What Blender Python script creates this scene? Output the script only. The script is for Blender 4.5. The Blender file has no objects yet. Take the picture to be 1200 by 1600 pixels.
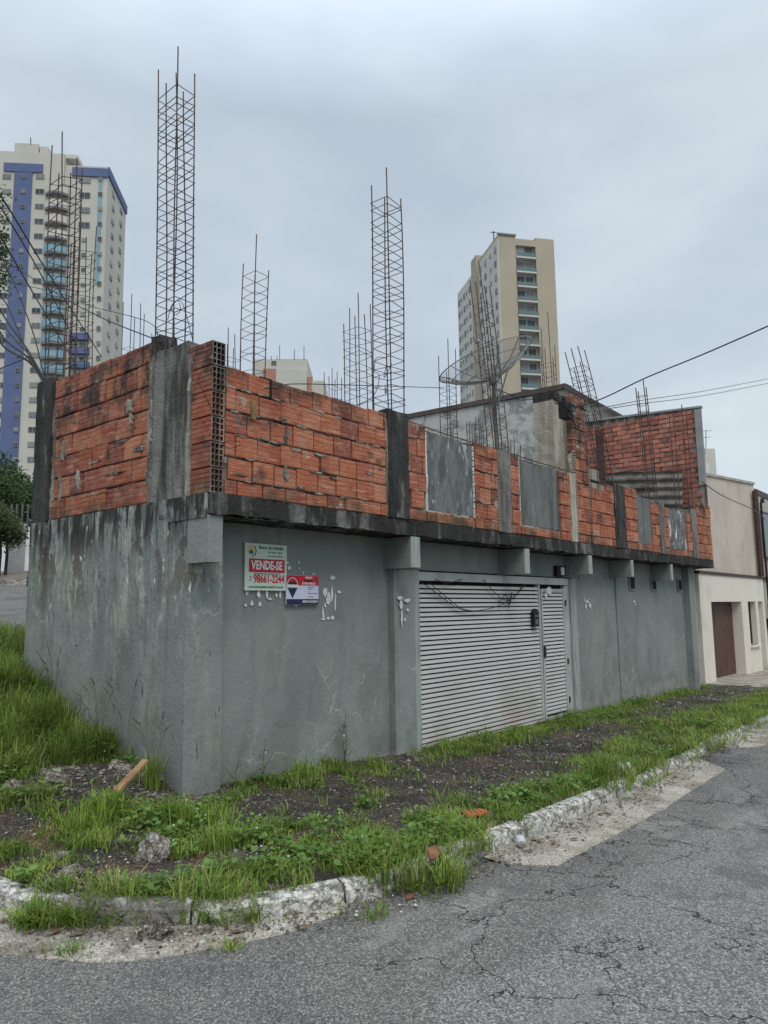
import bpy, bmesh, math, random
import numpy as np
from mathutils import Vector, Matrix, noise as mnoise
random.seed(7); RNG = np.random.default_rng(7)
S = bpy.context.scene
COL = S.collection

# ------------------------------------------------------------------ camera
F = 1155.0
RM = np.array([[0.64008207, -0.09046181, -0.76296239], [-0.76818144, -0.09327218, -0.63340159], [-0.01386451, 0.99152255, -0.12919294]])
CAM = np.array([-4.1193, -5.93294, 1.75])
cd = bpy.data.cameras.new('camera'); cam = bpy.data.objects.new('camera', cd); COL.objects.link(cam)
cd.sensor_fit = 'VERTICAL'; cd.sensor_height = 32.0; cd.lens = F * 32.0 / 1600
cd.clip_start = 0.05; cd.clip_end = 3000
cam.matrix_world = Matrix.Translation(CAM) @ Matrix([list(r) for r in RM]).to_4x4()
S.camera = cam

# ------------------------------------------------------------------ sky, sun, exposure
SUN_EL, SUN_AZ = math.radians(54), math.radians(211)
w = bpy.data.worlds.new('World'); S.world = w; w.use_nodes = True
nt = w.node_tree; nt.nodes.clear()
def wn(t, **k):
    n = nt.nodes.new(t)
    for a, b in k.items(): setattr(n, a, b)
    return n
out = wn('ShaderNodeOutputWorld'); bg = wn('ShaderNodeBackground'); bg.inputs[1].default_value = 0.1
sky = wn('ShaderNodeTexSky', sky_type='NISHITA', sun_disc=False, sun_elevation=SUN_EL, sun_rotation=SUN_AZ)
tc = wn('ShaderNodeTexCoord'); mp = wn('ShaderNodeMapping'); mp.inputs['Scale'].default_value = (1.0, 1.0, 2.2)
n1 = wn('ShaderNodeTexNoise'); n1.inputs['Scale'].default_value = 2.1; n1.inputs['Detail'].default_value = 7; n1.inputs['Roughness'].default_value = .5
n1.inputs['Distortion'].default_value = .15
cr = wn('ShaderNodeValToRGB')
cr.color_ramp.elements[0].position = .33; cr.color_ramp.elements[0].color = (4.55, 5.3, 6.2, 1)
cr.color_ramp.elements[1].position = .68; cr.color_ramp.elements[1].color = (6.55, 7.3, 7.75, 1)
e = cr.color_ramp.elements.new(.5); e.color = (5.4, 6.2, 6.95, 1)
# overcast: a little brighter towards the zenith
sx = wn('ShaderNodeSeparateXYZ'); mr = wn('ShaderNodeMapRange'); mr.inputs[1].default_value = .58; mr.inputs[2].default_value = .85
mr.inputs[3].default_value = 1.0; mr.inputs[4].default_value = 2.4
mul = wn('ShaderNodeMixRGB', blend_type='MULTIPLY'); mul.inputs[0].default_value = 1
mx = wn('ShaderNodeMixRGB'); mx.inputs[0].default_value = .93
L = nt.links.new
L(tc.outputs['Generated'], mp.inputs[0]); L(mp.outputs[0], n1.inputs['Vector']); L(n1.outputs['Fac'], cr.inputs[0])
L(tc.outputs['Generated'], sx.inputs[0]); L(sx.outputs['Z'], mr.inputs[0])
L(cr.outputs[0], mul.inputs[1]); L(mr.outputs[0], mul.inputs[2])
L(sky.outputs[0], mx.inputs[1]); L(mul.outputs[0], mx.inputs[2]); L(mx.outputs[0], bg.inputs[0]); L(bg.outputs[0], out.inputs[0])
sd = bpy.data.lights.new('sun', 'SUN'); sd.energy = 1.5; sd.angle = math.radians(30); sd.color = (1, .95, .88)
so = bpy.data.objects.new('sun', sd); COL.objects.link(so)
dv = Vector((-math.cos(SUN_EL) * .5, -math.cos(SUN_EL) * .86, math.sin(SUN_EL)))
so.rotation_euler = dv.to_track_quat('Z', 'Y').to_euler()
S.view_settings.view_transform = 'Standard'; S.view_settings.look = 'None'
S.view_settings.exposure = 0.14; S.view_settings.gamma = 1.0; S.view_settings.use_curve_mapping = False

# ------------------------------------------------------------------ measuring helpers (photo pixel -> place)
def ray(px, py): return RM @ np.array([(px - 600) / F, -(py - 800) / F, -1.0])
def at(px, py, d): return Vector(CAM + ray(px, py) * d)
def onX(px, py, X): r = ray(px, py); return Vector(CAM + r * ((X - CAM[0]) / r[0]))
def onY(px, py, Y): r = ray(px, py); return Vector(CAM + r * ((Y - CAM[1]) / r[1]))
def onP(px, py, P, n):
    r = ray(px, py); n = np.array(n); t = np.dot(np.array(P) - CAM, n) / np.dot(r, n); return Vector(CAM + r * t)
def z_at(P, py):      # height on the vertical through P seen at row py
    c = RM.T @ (np.array([P[0], P[1], 0]) - CAM); ez = RM[2]; k = -(py - 800) / F
    return (k * -c[2] - c[1]) / (ez[1] + k * ez[2])
def gz(px, py, z=0.0): r = ray(px, py); return Vector(CAM + r * ((z - CAM[2]) / r[2]))

# ------------------------------------------------------------------ terrain
def interp(x, xs, ys): return np.interp(x, xs, ys)
def s0(x): return interp(x, [-60, -2, 0, 1, 3.5, 8, 15, 60], [.0, .0, .02, -.02, -.14, -.13, -.27, -.9])
def ramp(y): return interp(y, [-1, 0, 1.3, 2.9, 4.5, 20, 33, 60, 200], [0, .1, .38, .98, 1.38, 2.55, 3.35, 4.6, 5])
def wx(x): return interp(x, [-50, .3, 3, 9], [1, 1, .9, 0])
def h_base(x, y): return s0(x) + ramp(y) * wx(x)
def nz(x, y, s, seed=0.0): return mnoise.noise(Vector((x * s + seed, y * s - seed, seed)))
def h_soil(x, y):
    h = h_base(x, y)
    near = min(1, max(0, (y + 2.55) / .4)) if x > -.4 else min(1, max(0, (math.hypot(x - .1, y + .1) * -1 + 2.45) / .5))
    b = .055 * nz(x, y, 1.3, 3) + .03 * nz(x, y, 4, 9)
    if x < .6: b += .10 * math.exp(-((x + .75) ** 2 + (y - .35) ** 2) / .5)      # heap of rubble
    return h + b * near
def h_road(x, y): return h_base(x, y) - .125
def kerb_path():
    pts = [(0.8, 6.2), (-.5, 4.9), (-1.5, 3.6), (-2.0, 2.0), (-2.08, .8), (-2.03, 0), (-1.86, -.75), (-1.66, -1.35), (-1.36, -1.85), (-.95, -2.25), (-.45, -2.5), (.1, -2.62), (.85, -2.65), (2, -2.62), (3.2, -2.58), (4.4, -2.56), (7, -2.55), (12, -2.55), (24, -2.6), (60, -2.6)]
    P = [Vector((a, b, 0)) for a, b in pts]; r = []
    for i in range(len(P) - 1):
        p0, p1, p2, p3 = P[max(i - 1, 0)], P[i], P[i + 1], P[min(i + 2, len(P) - 1)]
        n = max(2, int((p2 - p1).length / .12))
        for k in range(n):
            t = k / n
            r.append(.5 * ((2 * p1) + (p2 - p0) * t + (2 * p0 - 5 * p1 + 4 * p2 - p3) * t * t + (3 * p1 - p0 - 3 * p2 + p3) * t ** 3))
    r.append(P[-1]); return r
KP = kerb_path()
KPx = np.array([p.x for p in KP]); KPy = np.array([p.y for p in KP])
POLY = [(p.x, p.y) for p in KP] + [(60, 40), (.8, 40)]
PX = np.array([p[0] for p in POLY]); PY = np.array([p[1] for p in POLY])
def inside(x, y):
    x = np.asarray(x)[..., None]; y = np.asarray(y)[..., None]
    x1, y1 = PX, PY; x2, y2 = np.roll(PX, -1), np.roll(PY, -1)
    c = ((y1 > y) != (y2 > y)) & (x < (x2 - x1) * (y - y1) / np.where(y2 == y1, 1e-9, y2 - y1) + x1)
    return c.sum(-1) % 2 == 1
def kerb_dist(x, y):
    x = np.asarray(x)[..., None]; y = np.asarray(y)[..., None]
    return np.sqrt(((x - KPx) ** 2 + (y - KPy) ** 2).min(-1))

# ------------------------------------------------------------------ materials
def srgb(r, g, b):
    f = lambda c: ((c / 255 + .055) / 1.055) ** 2.4 if c > 10 else c / 255 / 12.92
    return (f(r), f(g), f(b), 1)
class MT:
    def __init__(s, name, base, rough=.9, metal=0.0, spec=.3):
        s.m = bpy.data.materials.new(name); s.m.use_nodes = True; s.t = s.m.node_tree
        s.b = s.t.nodes['Principled BSDF']; s.b.inputs['Roughness'].default_value = rough; s.b.inputs['Metallic'].default_value = metal
        s.b.inputs['Specular IOR Level'].default_value = spec
        c = s.n('ShaderNodeRGB'); c.outputs[0].default_value = (*base[:3], 1); s.c = c.outputs[0]; s.h = None
        s.tc = s.n('ShaderNodeTexCoord'); s.geo = s.n('ShaderNodeNewGeometry')
    def n(s, t, **k):
        n = s.t.nodes.new(t)
        for a, b in k.items(): setattr(n, a, b)
        return n
    def l(s, a, b): s.t.links.new(a, b)
    def co(s, scale=(1, 1, 1), space='world'):
        m = s.n('ShaderNodeMapping'); m.inputs['Scale'].default_value = scale
        s.l(s.geo.outputs['Position'] if space == 'world' else s.tc.outputs['Object' if space == 'obj' else 'Generated'], m.inputs[0]); return m.outputs[0]
    def noise(s, scale, detail=4, stretch=(1, 1, 1), lo=.4, hi=.6, rough=.55, space='world', dist=0.0):
        n = s.n('ShaderNodeTexNoise'); n.inputs['Scale'].default_value = scale; n.inputs['Detail'].default_value = detail; n.inputs['Roughness'].default_value = rough
        n.inputs['Distortion'].default_value = dist
        s.l(s.co(stretch, space), n.inputs['Vector']); return s.rng(n.outputs['Fac'], lo, hi)
    def rng(s, v, lo, hi, a=0.0, b=1.0):
        m = s.n('ShaderNodeMapRange'); m.interpolation_type = 'SMOOTHSTEP'
        m.inputs[1].default_value = lo; m.inputs[2].default_value = hi; m.inputs[3].default_value = a; m.inputs[4].default_value = b
        s.l(v, m.inputs[0]); return m.outputs[0]
    def vor(s, scale, feature='F1', stretch=(1, 1, 1), out='Distance', space='world', wob=0.0, wscale=3.0):
        n = s.n('ShaderNodeTexVoronoi', feature=feature); n.inputs['Scale'].default_value = scale
        v = s.co(stretch, space)
        if wob:
            q = s.n('ShaderNodeTexNoise'); q.inputs['Scale'].default_value = wscale; q.inputs['Detail'].default_value = 4; s.l(v, q.inputs['Vector'])
            a = s.n('ShaderNodeVectorMath', operation='MULTIPLY_ADD'); a.inputs[1].default_value = (wob, wob, wob)
            s.l(q.outputs['Color'], a.inputs[0]); s.l(v, a.inputs[2]); v = a.outputs[0]
        s.l(v, n.inputs['Vector']); return n.outputs[out]
    def sep(s, ax):
        n = s.n('ShaderNodeSeparateXYZ'); s.l(s.geo.outputs['Position'], n.inputs[0]); return n.outputs[ax]
    def math(s, op, a, b=None):
        n = s.n('ShaderNodeMath', operation=op)
        for i, v in enumerate((a, b)):
            if v is None: continue
            if isinstance(v, (int, float)): n.inputs[i].default_value = v
            else: s.l(v, n.inputs[i])
        return n.outputs[0]
    def mix(s, fac, col, amt=1.0, blend='MIX'):
        n = s.n('ShaderNodeMixRGB', blend_type=blend)
        if isinstance(fac, (int, float)): n.inputs[0].default_value = fac * amt
        else: s.l(s.math('MULTIPLY', fac, amt) if amt != 1 else fac, n.inputs[0])
        s.l(s.c, n.inputs[1])
        if isinstance(col, tuple): n.inputs[2].default_value = (*col[:3], 1)
        else: s.l(col, n.inputs[2])
        s.c = n.outputs[0]; return s
    def hsv(s, src, amt=.2):      # vary brightness by a random source
        n = s.n('ShaderNodeHueSaturation'); s.l(s.rng(src, 0, 1, 1 - amt, 1 + amt), n.inputs['Value']); s.l(s.c, n.inputs['Color']); s.c = n.outputs[0]; return s
    def bump(s, v, strength=.3, dist=.01):
        n = s.n('ShaderNodeBump'); n.inputs['Strength'].default_value = strength; n.inputs['Distance'].default_value = dist
        s.l(v, n.inputs['Height'])
        if s.h: s.l(s.h, n.inputs['Normal'])
        s.h = n.outputs[0]; return s
    def done(s):
        s.l(s.c, s.b.inputs['Base Color'])
        if s.h: s.l(s.h, s.b.inputs['Normal'])
        return s.m
def plain(name, c, rough=.8, metal=0.0, var=.12, sc=3.0):
    m = MT(name, c, rough, metal); m.mix(m.noise(sc, 4, lo=.35, hi=.7), tuple(x * (1 - var * 2) for x in c[:3]), .8); m.bump(m.noise(sc * 12, 3), .12, .004); return m.done()
MAT = {}
BLK = (.018, .018, .017)
def wall_paint(name, dirt, side=False):
    m = MT(name, (.195, .217, .206), .85)
    m.mix(m.noise(.9, 4, lo=.35, hi=.65), (.238, .261, .245), .8)
    m.mix(m.noise(1.2, 5, (1, 1, .6), .5, .66), (.14, .16, .147), .55)
    m.mix(m.noise(1.7, 5, (2.0, 2.0, .5), .5, .72, dist=.6), (.29, .305, .265), .5 if side else .2)
    m.mix(m.noise(2.4, 5, (1.6, 1.6, .45), .52, .66, rough=.65, dist=.5), (.11, .12, .11), .45 if side else .3); m.mix(m.noise(4.5, 6, (1, 1, .8), .55, .66, rough=.7), (.26, .28, .24), .45 if side else .22)
    ve = m.vor(1.5, 'DISTANCE_TO_EDGE', wob=.7, wscale=2.2); k = m.rng(ve, .002, .02, 1, 0)
    k = m.math('MULTIPLY', k, m.noise(1.7, 3, lo=.46, hi=.6)); k = m.math('MULTIPLY', k, m.rng(m.sep('Z'), 1.5, .9 if not side else 1.7, .1, 1))
    m.mix(k, (.40, .42, .38), .6)
    if side:
        z = m.sep('Z')
        m.mix(m.math('MULTIPLY', m.noise(4.0, 7, (1.8, 1.8, .4), .50, .60, rough=.7, dist=.4), m.rng(z, .9, 2.2, .1, 1)), (.42, .41, .35), .65)
        m.mix(m.math('MULTIPLY', m.noise(6.0, 6, (1.7, 1.7, .5), .55, .63, rough=.7), m.rng(z, 1.3, 2.3)), (.095, .10, .09), .7)
        pl = m.noise(1.9, 4, (1.3, 1.3, .9), .55, .57, dist=.4); mid = m.rng(z, 1.6, 2.2)
        m.mix(m.math('MULTIPLY', pl, mid), (.125, .118, .10), .85)
        sm = m.noise(9, 4, (1.6, 1.6, .55), .66, .67)
        m.mix(m.math('MULTIPLY', sm, m.rng(z, 1.5, 2.1)), (.66, .67, .62), .95)
        rn = m.noise(16, 4, (1.5, 1.5, .35), .665, .68); m.mix(rn, (.045, .05, .05), .8)
        st = m.noise(2.6, 6, (3.5, 3.5, .55), .44, .56, rough=.62); top = m.rng(z, 2.15, 2.7)
        m.mix(m.math('MULTIPLY', st, top), (.02, .02, .019), .93)
        m.mix(m.math('MULTIPLY', m.noise(3, 6, lo=.50, hi=.58), m.rng(z, 2.5, 2.8)), (.03, .029, .026), .85)
    foot = m.math('MULTIPLY', m.rng(m.sep('Z'), .5, .0), m.noise(3, 5, lo=.4, hi=.6)); m.mix(foot, (.12, .13, .115), .55)
    fo2 = m.math('MULTIPLY', m.rng(m.sep('Z'), .16, -.02), m.noise(5, 6, lo=.42, hi=.55)); m.mix(fo2, (.28, .27, .24), .6)
    m.bump(m.noise(28, 4, lo=.3, hi=.7), .25, .006); m.bump(m.noise(3.5, 3, lo=.3, hi=.7), .25, .02)
    MAT[name] = m.done()
wall_paint('grey_wall_paint', .3); wall_paint('weathered_wall_paint', .8, True)
m = MT('pale_grey_trim', (.30, .335, .305), .8); m.mix(m.noise(5, 5, (3, 3, .4), .45, .7), (.16, .18, .18), .7); m.bump(m.noise(20), .15); MAT['trim'] = m.done()
m = MT('mouldy_concrete', (.17, .17, .16), .95)
m.mix(m.noise(2.0, 6, (2.0, 2.0, .5), .36, .5, rough=.65), (.024, .023, .021), .95); m.mix(m.noise(5, 5, (2, 2, .3), .6, .72), (.26, .26, .235), .45)
m.mix(m.noise(.7, 3, lo=.45, hi=.6), (.02, .02, .018), .75); m.bump(m.noise(18, 6), .5, .012); MAT['slab'] = m.done()
def concrete(name, base, dark, amt, pale=None):
    m = MT(name, base, .93); m.mix(m.noise(2.0, 6, (3, 3, .45), .4, .62), dark, amt)
    if pale: m.mix(m.noise(3.3, 6, (2, 2, .5), .57, .68), pale, .75)
    m.bump(m.noise(26, 6), .45, .01); MAT[name] = m.done()
concrete('corner_column_concrete', (.20, .195, .175), (.035, .034, .032), .9)
concrete('black_column_concrete', (.055, .053, .05), (.016, .016, .016), .8, (.20, .19, .165))
concrete('grey_column_concrete', (.21, .20, .18), (.05, .048, .043), .75)
concrete('cream_column_concrete', (.42, .39, .31), (.24, .225, .19), .6)
concrete('mortar', (.30, .275, .235), (.05, .045, .04), .85, (.44, .41, .35))
m = MT('rubble_concrete', (.27, .235, .19), .95); m.mix(m.noise(9, 6, lo=.4, hi=.6), (.10, .085, .07), .8); m.mix(m.noise(14, 5, lo=.55, hi=.62), (.42, .40, .35), .8); m.mix(m.rng(m.vor(60, out='Color'), .6, .8), (.45, .42, .37), .5); m.bump(m.noise(40, 6), 1, .02); m.bump(m.vor(50), .6, .01); MAT['rubble_concrete'] = m.done()
concrete('board_grey', (.155, .165, .162), (.075, .08, .08), .75, (.23, .24, .235))
m = MT('flaking_board', (.15, .16, .158), .85); m.mix(m.noise(3, 6, (1.6, 1.6, .6), .4, .6, rough=.65), (.07, .075, .078), .8); m.mix(m.noise(7, 6, (1, 1, .5), .5, .65, rough=.7), (.24, .25, .245), .6)
fl = m.noise(6.5, 7, (1.6, 1.6, .45), .59, .62, rough=.68, dist=.8); m.mix(fl, (.6, .6, .57), .95); m.bump(fl, .5, .005); MAT['flaking_board'] = m.done()
def brickmat(name, dull=False):
    m = MT(name, (.38, .105, .052), .88)
    oi = m.n('ShaderNodeObjectInfo'); r = oi.outputs['Random']
    cr = m.n('ShaderNodeValToRGB'); cr.color_ramp.interpolation = 'LINEAR'; E = cr.color_ramp.elements
    cols = [(.17, .056, .046), (.29, .082, .046), (.39, .13, .066), (.31, .09, .050), (.43, .175, .10), (.22, .066, .050), (.36, .125, .068)]
    if dull: cols = [tuple(c * k for c, k in zip(q, (.50, .62, .8))) for q in cols]
    E[0].color = (*cols[0], 1); E[1].color = (*cols[-1], 1)
    for i in range(1, 6): q = E.new(i / 6); q.color = (*cols[i], 1)
    m.l(r, cr.inputs[0]); m.c = cr.outputs[0]
    # fired clay: pale and dark drag lines along the block
    d = m.noise(1.0, 5, (2.6, 2.6, 26), .52, .66, rough=.6, dist=.5); m.mix(d, (.56, .28, .17), .6)
    d2 = m.noise(1.3, 5, (1.8, 1.8, 20), .52, .66, rough=.6, dist=.6); m.mix(d2, (.16, .05, .035), .4)
    z = m.sep('Z')
    mo = m.noise(1.5, 6, (1.4, 1.4, 1.1), .44, .57, rough=.65); tp = m.rng(z, 3.7, 4.12, .0, 1); m.mix(m.math('MULTIPLY', mo, tp), (.030, .027, .024), .92)
    m2 = m.noise(2.7, 6, (1, 1, 1.2), .57, .67, rough=.6); m.mix(m2, (.06, .045, .035), .8)
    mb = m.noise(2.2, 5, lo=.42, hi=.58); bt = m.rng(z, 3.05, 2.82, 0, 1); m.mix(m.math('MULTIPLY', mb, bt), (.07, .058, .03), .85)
    m.mix(m.noise(3.1, 6, lo=.63, hi=.66, rough=.7), (.34, .305, .25), .8); m.mix(m.noise(4.5, 6, lo=.45, hi=.7, rough=.7), (.46, .27, .19), .45)
    m.bump(m.noise(30, 5), .3, .005); m.bump(m.noise(6, 4), .25, .012); MAT[name] = m.done()
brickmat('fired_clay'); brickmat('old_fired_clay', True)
m = MT('far_clay', (.42, .165, .12), .9); m.mix(m.noise(5, 5, lo=.4, hi=.65), (.30, .11, .088), .8); m.mix(m.noise(3, 5, lo=.6, hi=.7), (.40, .29, .24), .6)
oi = m.n('ShaderNodeObjectInfo'); m.hsv(oi.outputs['Random'], .25); m.bump(m.noise(30), .2); MAT['far_clay'] = m.done()
m = MT('galvanised_slat', (.50, .505, .485), .55, .0, .5); m.mix(m.noise(2, 5, lo=.4, hi=.7), (.46, .465, .45), .6)
m.mix(m.math('MULTIPLY', m.noise(1.4, 3, lo=.35, hi=.65), m.rng(m.sep('Z'), 1.1, .0)), (.36, .30, .25), .65); m.mix(m.noise(20, 3, lo=.68, hi=.72), (.12, .10, .09), .6); MAT['slat'] = m.done()
MAT['dark'] = plain('dark_gap', (.012, .012, .013), .9)
MAT['trim_metal'] = plain('grey_gate_metal', (.40, .42, .41), .5, .0, .2, 2)
m = MT('rusty_rebar', (.105, .070, .055), .85, .0); m.mix(m.noise(5, 4, lo=.42, hi=.6), (.045, .038, .037), .85); MAT['rebar'] = m.done()
MAT['cable'] = plain('cable_black', (.015, .015, .016), .6); MAT['wire'] = plain('wire_grey', (.12, .12, .12), .6)
MAT['dish'] = plain('dish_mesh', (.30, .30, .29), .5, .0)
MAT['white_print'] = plain('white_print', (.72, .73, .71), .5, 0, .05); MAT['red_print'] = plain('red_print', (.50, .012, .03), .45, 0, .05)
MAT['navy_print'] = plain('navy_print', (.015, .018, .07), .45, 0, .05); MAT['green_print'] = plain('green_print', (.02, .19, .09), .5, 0, .05)
MAT['pale_green_print'] = plain('pale_green_board', (.56, .64, .56), .5, 0, .05); MAT['yellow_print'] = plain('yellow_print', (.7, .42, .08), .5, 0, .05)
MAT['blue_white_print'] = plain('blue_white_print', (.58, .60, .74), .5, 0, .05); MAT['dark_red_print'] = plain('dark_red_print', (.07, .01, .015), .5, 0, .05)
MAT['paper'] = plain('torn_paper', (.66, .69, .66), .9, 0, .15, 20)
MAT['wood'] = plain('weathered_wood', (.34, .20, .10), .85, 0, .3, 8); MAT['rust_sheet'] = plain('rusty_corrugated_sheet', (.17, .155, .14), .7, .2, .35, 3)
MAT['brown_gate'] = plain('brown_gate', (.105, .05, .035), .6, 0, .2, 2); MAT['brown_trim'] = plain('brown_trim', (.07, .04, .032), .6)
MAT['old_terracotta'] = plain('old_terracotta', (.24, .10, .06), .9, 0, .3, 12); MAT['terracotta'] = plain('broken_terracotta', (.42, .16, .06), .85, 0, .25, 12); MAT['plastic'] = plain('pale_plastic', (.55, .57, .6), .35)
MAT['dark_glass'] = plain('dark_glass', (.03, .04, .045), .15); MAT['tank'] = plain('green_glass', (.13, .19, .19), .3)
m = MT('dirty_cream_render', (.54, .475, .395), .9); m.mix(m.noise(1.6, 5, (1, 1, .45), .55, .72), (.2, .17, .14), .65); m.mix(m.noise(.6, 4), (.40, .35, .30), .5); m.bump(m.noise(14), .2); MAT['house_upper'] = m.done()
m = MT('cream_paint', (.68, .63, .54), .85); m.mix(m.noise(1.5, 5, lo=.5, hi=.75), (.45, .41, .34), .6); m.bump(m.noise(14), .1); MAT['house_lower'] = m.done()
m = MT('mottled_grey_render', (.48, .475, .45), .95); m.mix(m.noise(1.8, 7, lo=.45, hi=.58, dist=.8, rough=.65), (.21, .215, .21), .85); m.mix(m.noise(1.1, 4, lo=.6, hi=.7), (.44, .43, .41), .7); m.bump(m.noise(9), .3); MAT['gable'] = m.done()
MAT['pale_render'] = plain('pale_render', (.42, .39, .34), .9, 0, .2, 1.5); MAT['roof_edge'] = plain('roof_edge', (.10, .08, .075), .8); MAT['grey_render'] = plain('grey_render', (.30, .30, .30), .9)
MAT['white_wall'] = plain('white_wall', (.78, .79, .80), .9, 0, .1, 1)

# road
m = MT('asphalt', (.215, .203, .186), .92, 0, .25)
m.mix(m.noise(.45, 4, lo=.42, hi=.58), (.215, .208, .193), .6)
m.mix(m.noise(.8, 5, lo=.52, hi=.66), (.12, .118, .116), .7)
nn = m.noise(1.6, 4, lo=.3, hi=.7); co = m.math('MULTIPLY', m.rng(m.math('ADD', m.sep('Y'), m.math('MULTIPLY', nn, .3)), -3.55, -3.68), m.rng(m.math('ADD', m.sep('X'), m.math('MULTIPLY', nn, .4)), -1.1, -.95)); m.mix(co, (.28, .27, .25), .8)
x = m.n('ShaderNodeTexVoronoi'); x.inputs['Scale'].default_value = 95; m.l(m.co(), x.inputs['Vector'])
g = m.rng(x.outputs['Distance'], .1, .55, 1, 0)
m.hsv(x.outputs['Color'], .65)
m.mix(m.noise(1.5, 6, (.5, 1.3, 1), .60, .66, rough=.6), (.30, .29, .268), .75); m.mix(m.noise(.6, 6, (1, 1, 1), .56, .60, rough=.6), (.115, .113, .112), .55)
for bx_, by_, br_ in ((2.7, -3.3, .9), (.1, -3.15, .35), (3.6, -3.9, .7)):
    dx_ = m.math('SUBTRACT', m.sep('X'), bx_); dy_ = m.math('MULTIPLY', m.math('SUBTRACT', m.sep('Y'), by_), 2.6); rr_ = m.math('SQRT', m.math('ADD', m.math('MULTIPLY', dx_, dx_), m.math('MULTIPLY', dy_, dy_))); m.mix(m.math('MULTIPLY', m.rng(rr_, br_, br_ * .6), m.noise(3.2, 6, lo=.47, hi=.54, rough=.62)), (.36, .345, .315), .8)
spk = m.math('MULTIPLY', m.rng(x.outputs['Color'], .60, .8), g); m.mix(spk, (.46, .445, .415), .7)
m.mix(m.rng(x.outputs['Distance'], .38, .7), (.06, .058, .056), .7)
m.mix(m.noise(40, 3, lo=.45, hi=.6), (.10, .098, .094), .45)
ck = m.vor(.8, 'DISTANCE_TO_EDGE', wob=.5, wscale=4.5); kk = m.rng(ck, .001, .0062, 1, 0); kk = m.math('MULTIPLY', kk, m.noise(1.1, 3, lo=.40, hi=.46))
c2 = m.vor(3.0, 'DISTANCE_TO_EDGE', wob=.3, wscale=7); k2 = m.math('MULTIPLY', m.rng(c2, .004, .018, 1, 0), m.noise(.8, 3, lo=.53, hi=.6))
cc = m.math('MULTIPLY', m.math('MAXIMUM', kk, k2), m.rng(m.sep('X'), -1.5, -.7, .0, 1)); m.mix(cc, (.02, .02, .019), .92)
m.bump(g, .8, .006); m.bump(m.math('SUBTRACT', 1.0, cc), .9, .015); m.bump(m.noise(1.2, 3, lo=.2, hi=.8), .4, .05); MAT['asphalt'] = m.done()
m = MT('gutter_concrete', (.39, .36, .305), .93); m.mix(m.noise(2.4, 6, (1, 1, 1), .45, .62), (.26, .22, .17), .8); m.mix(m.noise(5, 6, (1, 1, 1), .57, .66, dist=.6), (.44, .42, .37), .75)
m.mix(m.noise(1.6, 6, lo=.52, hi=.66, rough=.7), (.15, .13, .105), .75); x = m.vor(90, 'F1', out='Color'); m.hsv(x, .35)
ck = m.rng(m.vor(1.3, 'DISTANCE_TO_EDGE', wob=.5, wscale=5), .001, .006, 1, 0); m.mix(ck, (.03, .028, .025), .7); m.bump(m.noise(40, 5), .7, .014); MAT['gutter'] = m.done()
m = MT('limewashed_kerb', (.60, .585, .54), .93); m.mix(m.noise(13, 6, lo=.47, hi=.56, rough=.7), (.17, .15, .12), .85); m.mix(m.noise(1.7, 4, lo=.52, hi=.60), (.13, .12, .10), .85)
m.mix(m.noise(50, 3, lo=.5, hi=.6), (.25, .235, .20), .4); m.bump(m.noise(14, 6), .9, .025); m.bump(m.noise(60, 3), .4, .008); MAT['kerb'] = m.done()
m = MT('soil', (.075, .062, .047), 1.0); m.mix(m.noise(2.2, 5, lo=.42, hi=.6), (.042, .037, .031), .85); m.mix(m.noise(1.4, 4, lo=.52, hi=.66), (.14, .095, .06), .7); m.mix(m.noise(9, 5, lo=.5, hi=.65), (.13, .115, .09), .5)
for bx_, by_, br_ in ((-1.35, -1.25, .42), (-.7, -1.5, .35), (.1, -1.65, .4), (-1.3, -.3, .3)):
    dx_ = m.math('SUBTRACT', m.sep('X'), bx_); dy_ = m.math('SUBTRACT', m.sep('Y'), by_); rr_ = m.math('SQRT', m.math('ADD', m.math('MULTIPLY', dx_, dx_), m.math('MULTIPLY', dy_, dy_))); m.mix(m.math('MULTIPLY', m.rng(rr_, br_, br_ * .4), m.noise(7, 5, lo=.35, hi=.55)), (.17, .105, .06), .85)
m.mix(m.rng(m.vor(55), .05, .35, 1, 0), (.16, .145, .12), .3); m.bump(m.noise(22, 6), 1, .03); m.bump(m.rng(m.vor(45), 0, .5, 1, 0), .7, .015); MAT['soil'] = m.done()
def leafmat(name, a, b, c=None, sc=2.0):
    m = MT(name, a, .6, 0, .25); r = m.geo.outputs['Random Per Island']
    m.mix(m.rng(r, 0, 1), b); 
    if c: m.mix(m.rng(r, .80, .84), c, .9)
    m.mix(m.noise(sc, 3, lo=.4, hi=.62), tuple(v * .6 for v in a[:3]), .6)
    m.b.inputs['Subsurface Weight'].default_value = 0
    # thin leaves let some light through
    tr = m.n('ShaderNodeBsdfTranslucent'); mxs = m.n('ShaderNodeMixShader'); mxs.inputs[0].default_value = .3
    m.done(); m.l(m.c, tr.inputs[0]); o = m.t.nodes['Material Output']; m.l(m.b.outputs[0], mxs.inputs[1]); m.l(tr.outputs[0], mxs.inputs[2]); m.l(mxs.outputs[0], o.inputs[0])
    MAT[name] = m.m
leafmat('grass_blade', (.15, .26, .038), (.30, .40, .075), (.36, .32, .15), 1.5)
leafmat('long_grass_blade', (.14, .24, .045), (.26, .36, .08), (.27, .25, .13), 1.5)
leafmat('clover_leaf', (.10, .19, .045), (.18, .28, .065), None, 2)
leafmat('dry_stem', (.20, .17, .10), (.12, .14, .06)); leafmat('tree_leaf', (.045, .085, .028), (.085, .135, .045), None, .35)
leafmat('shrub_leaf', (.07, .10, .04), (.12, .16, .07), None, .6)
MAT['bark'] = plain('bark', (.06, .05, .042), .95, 0, .3, 6)
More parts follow.
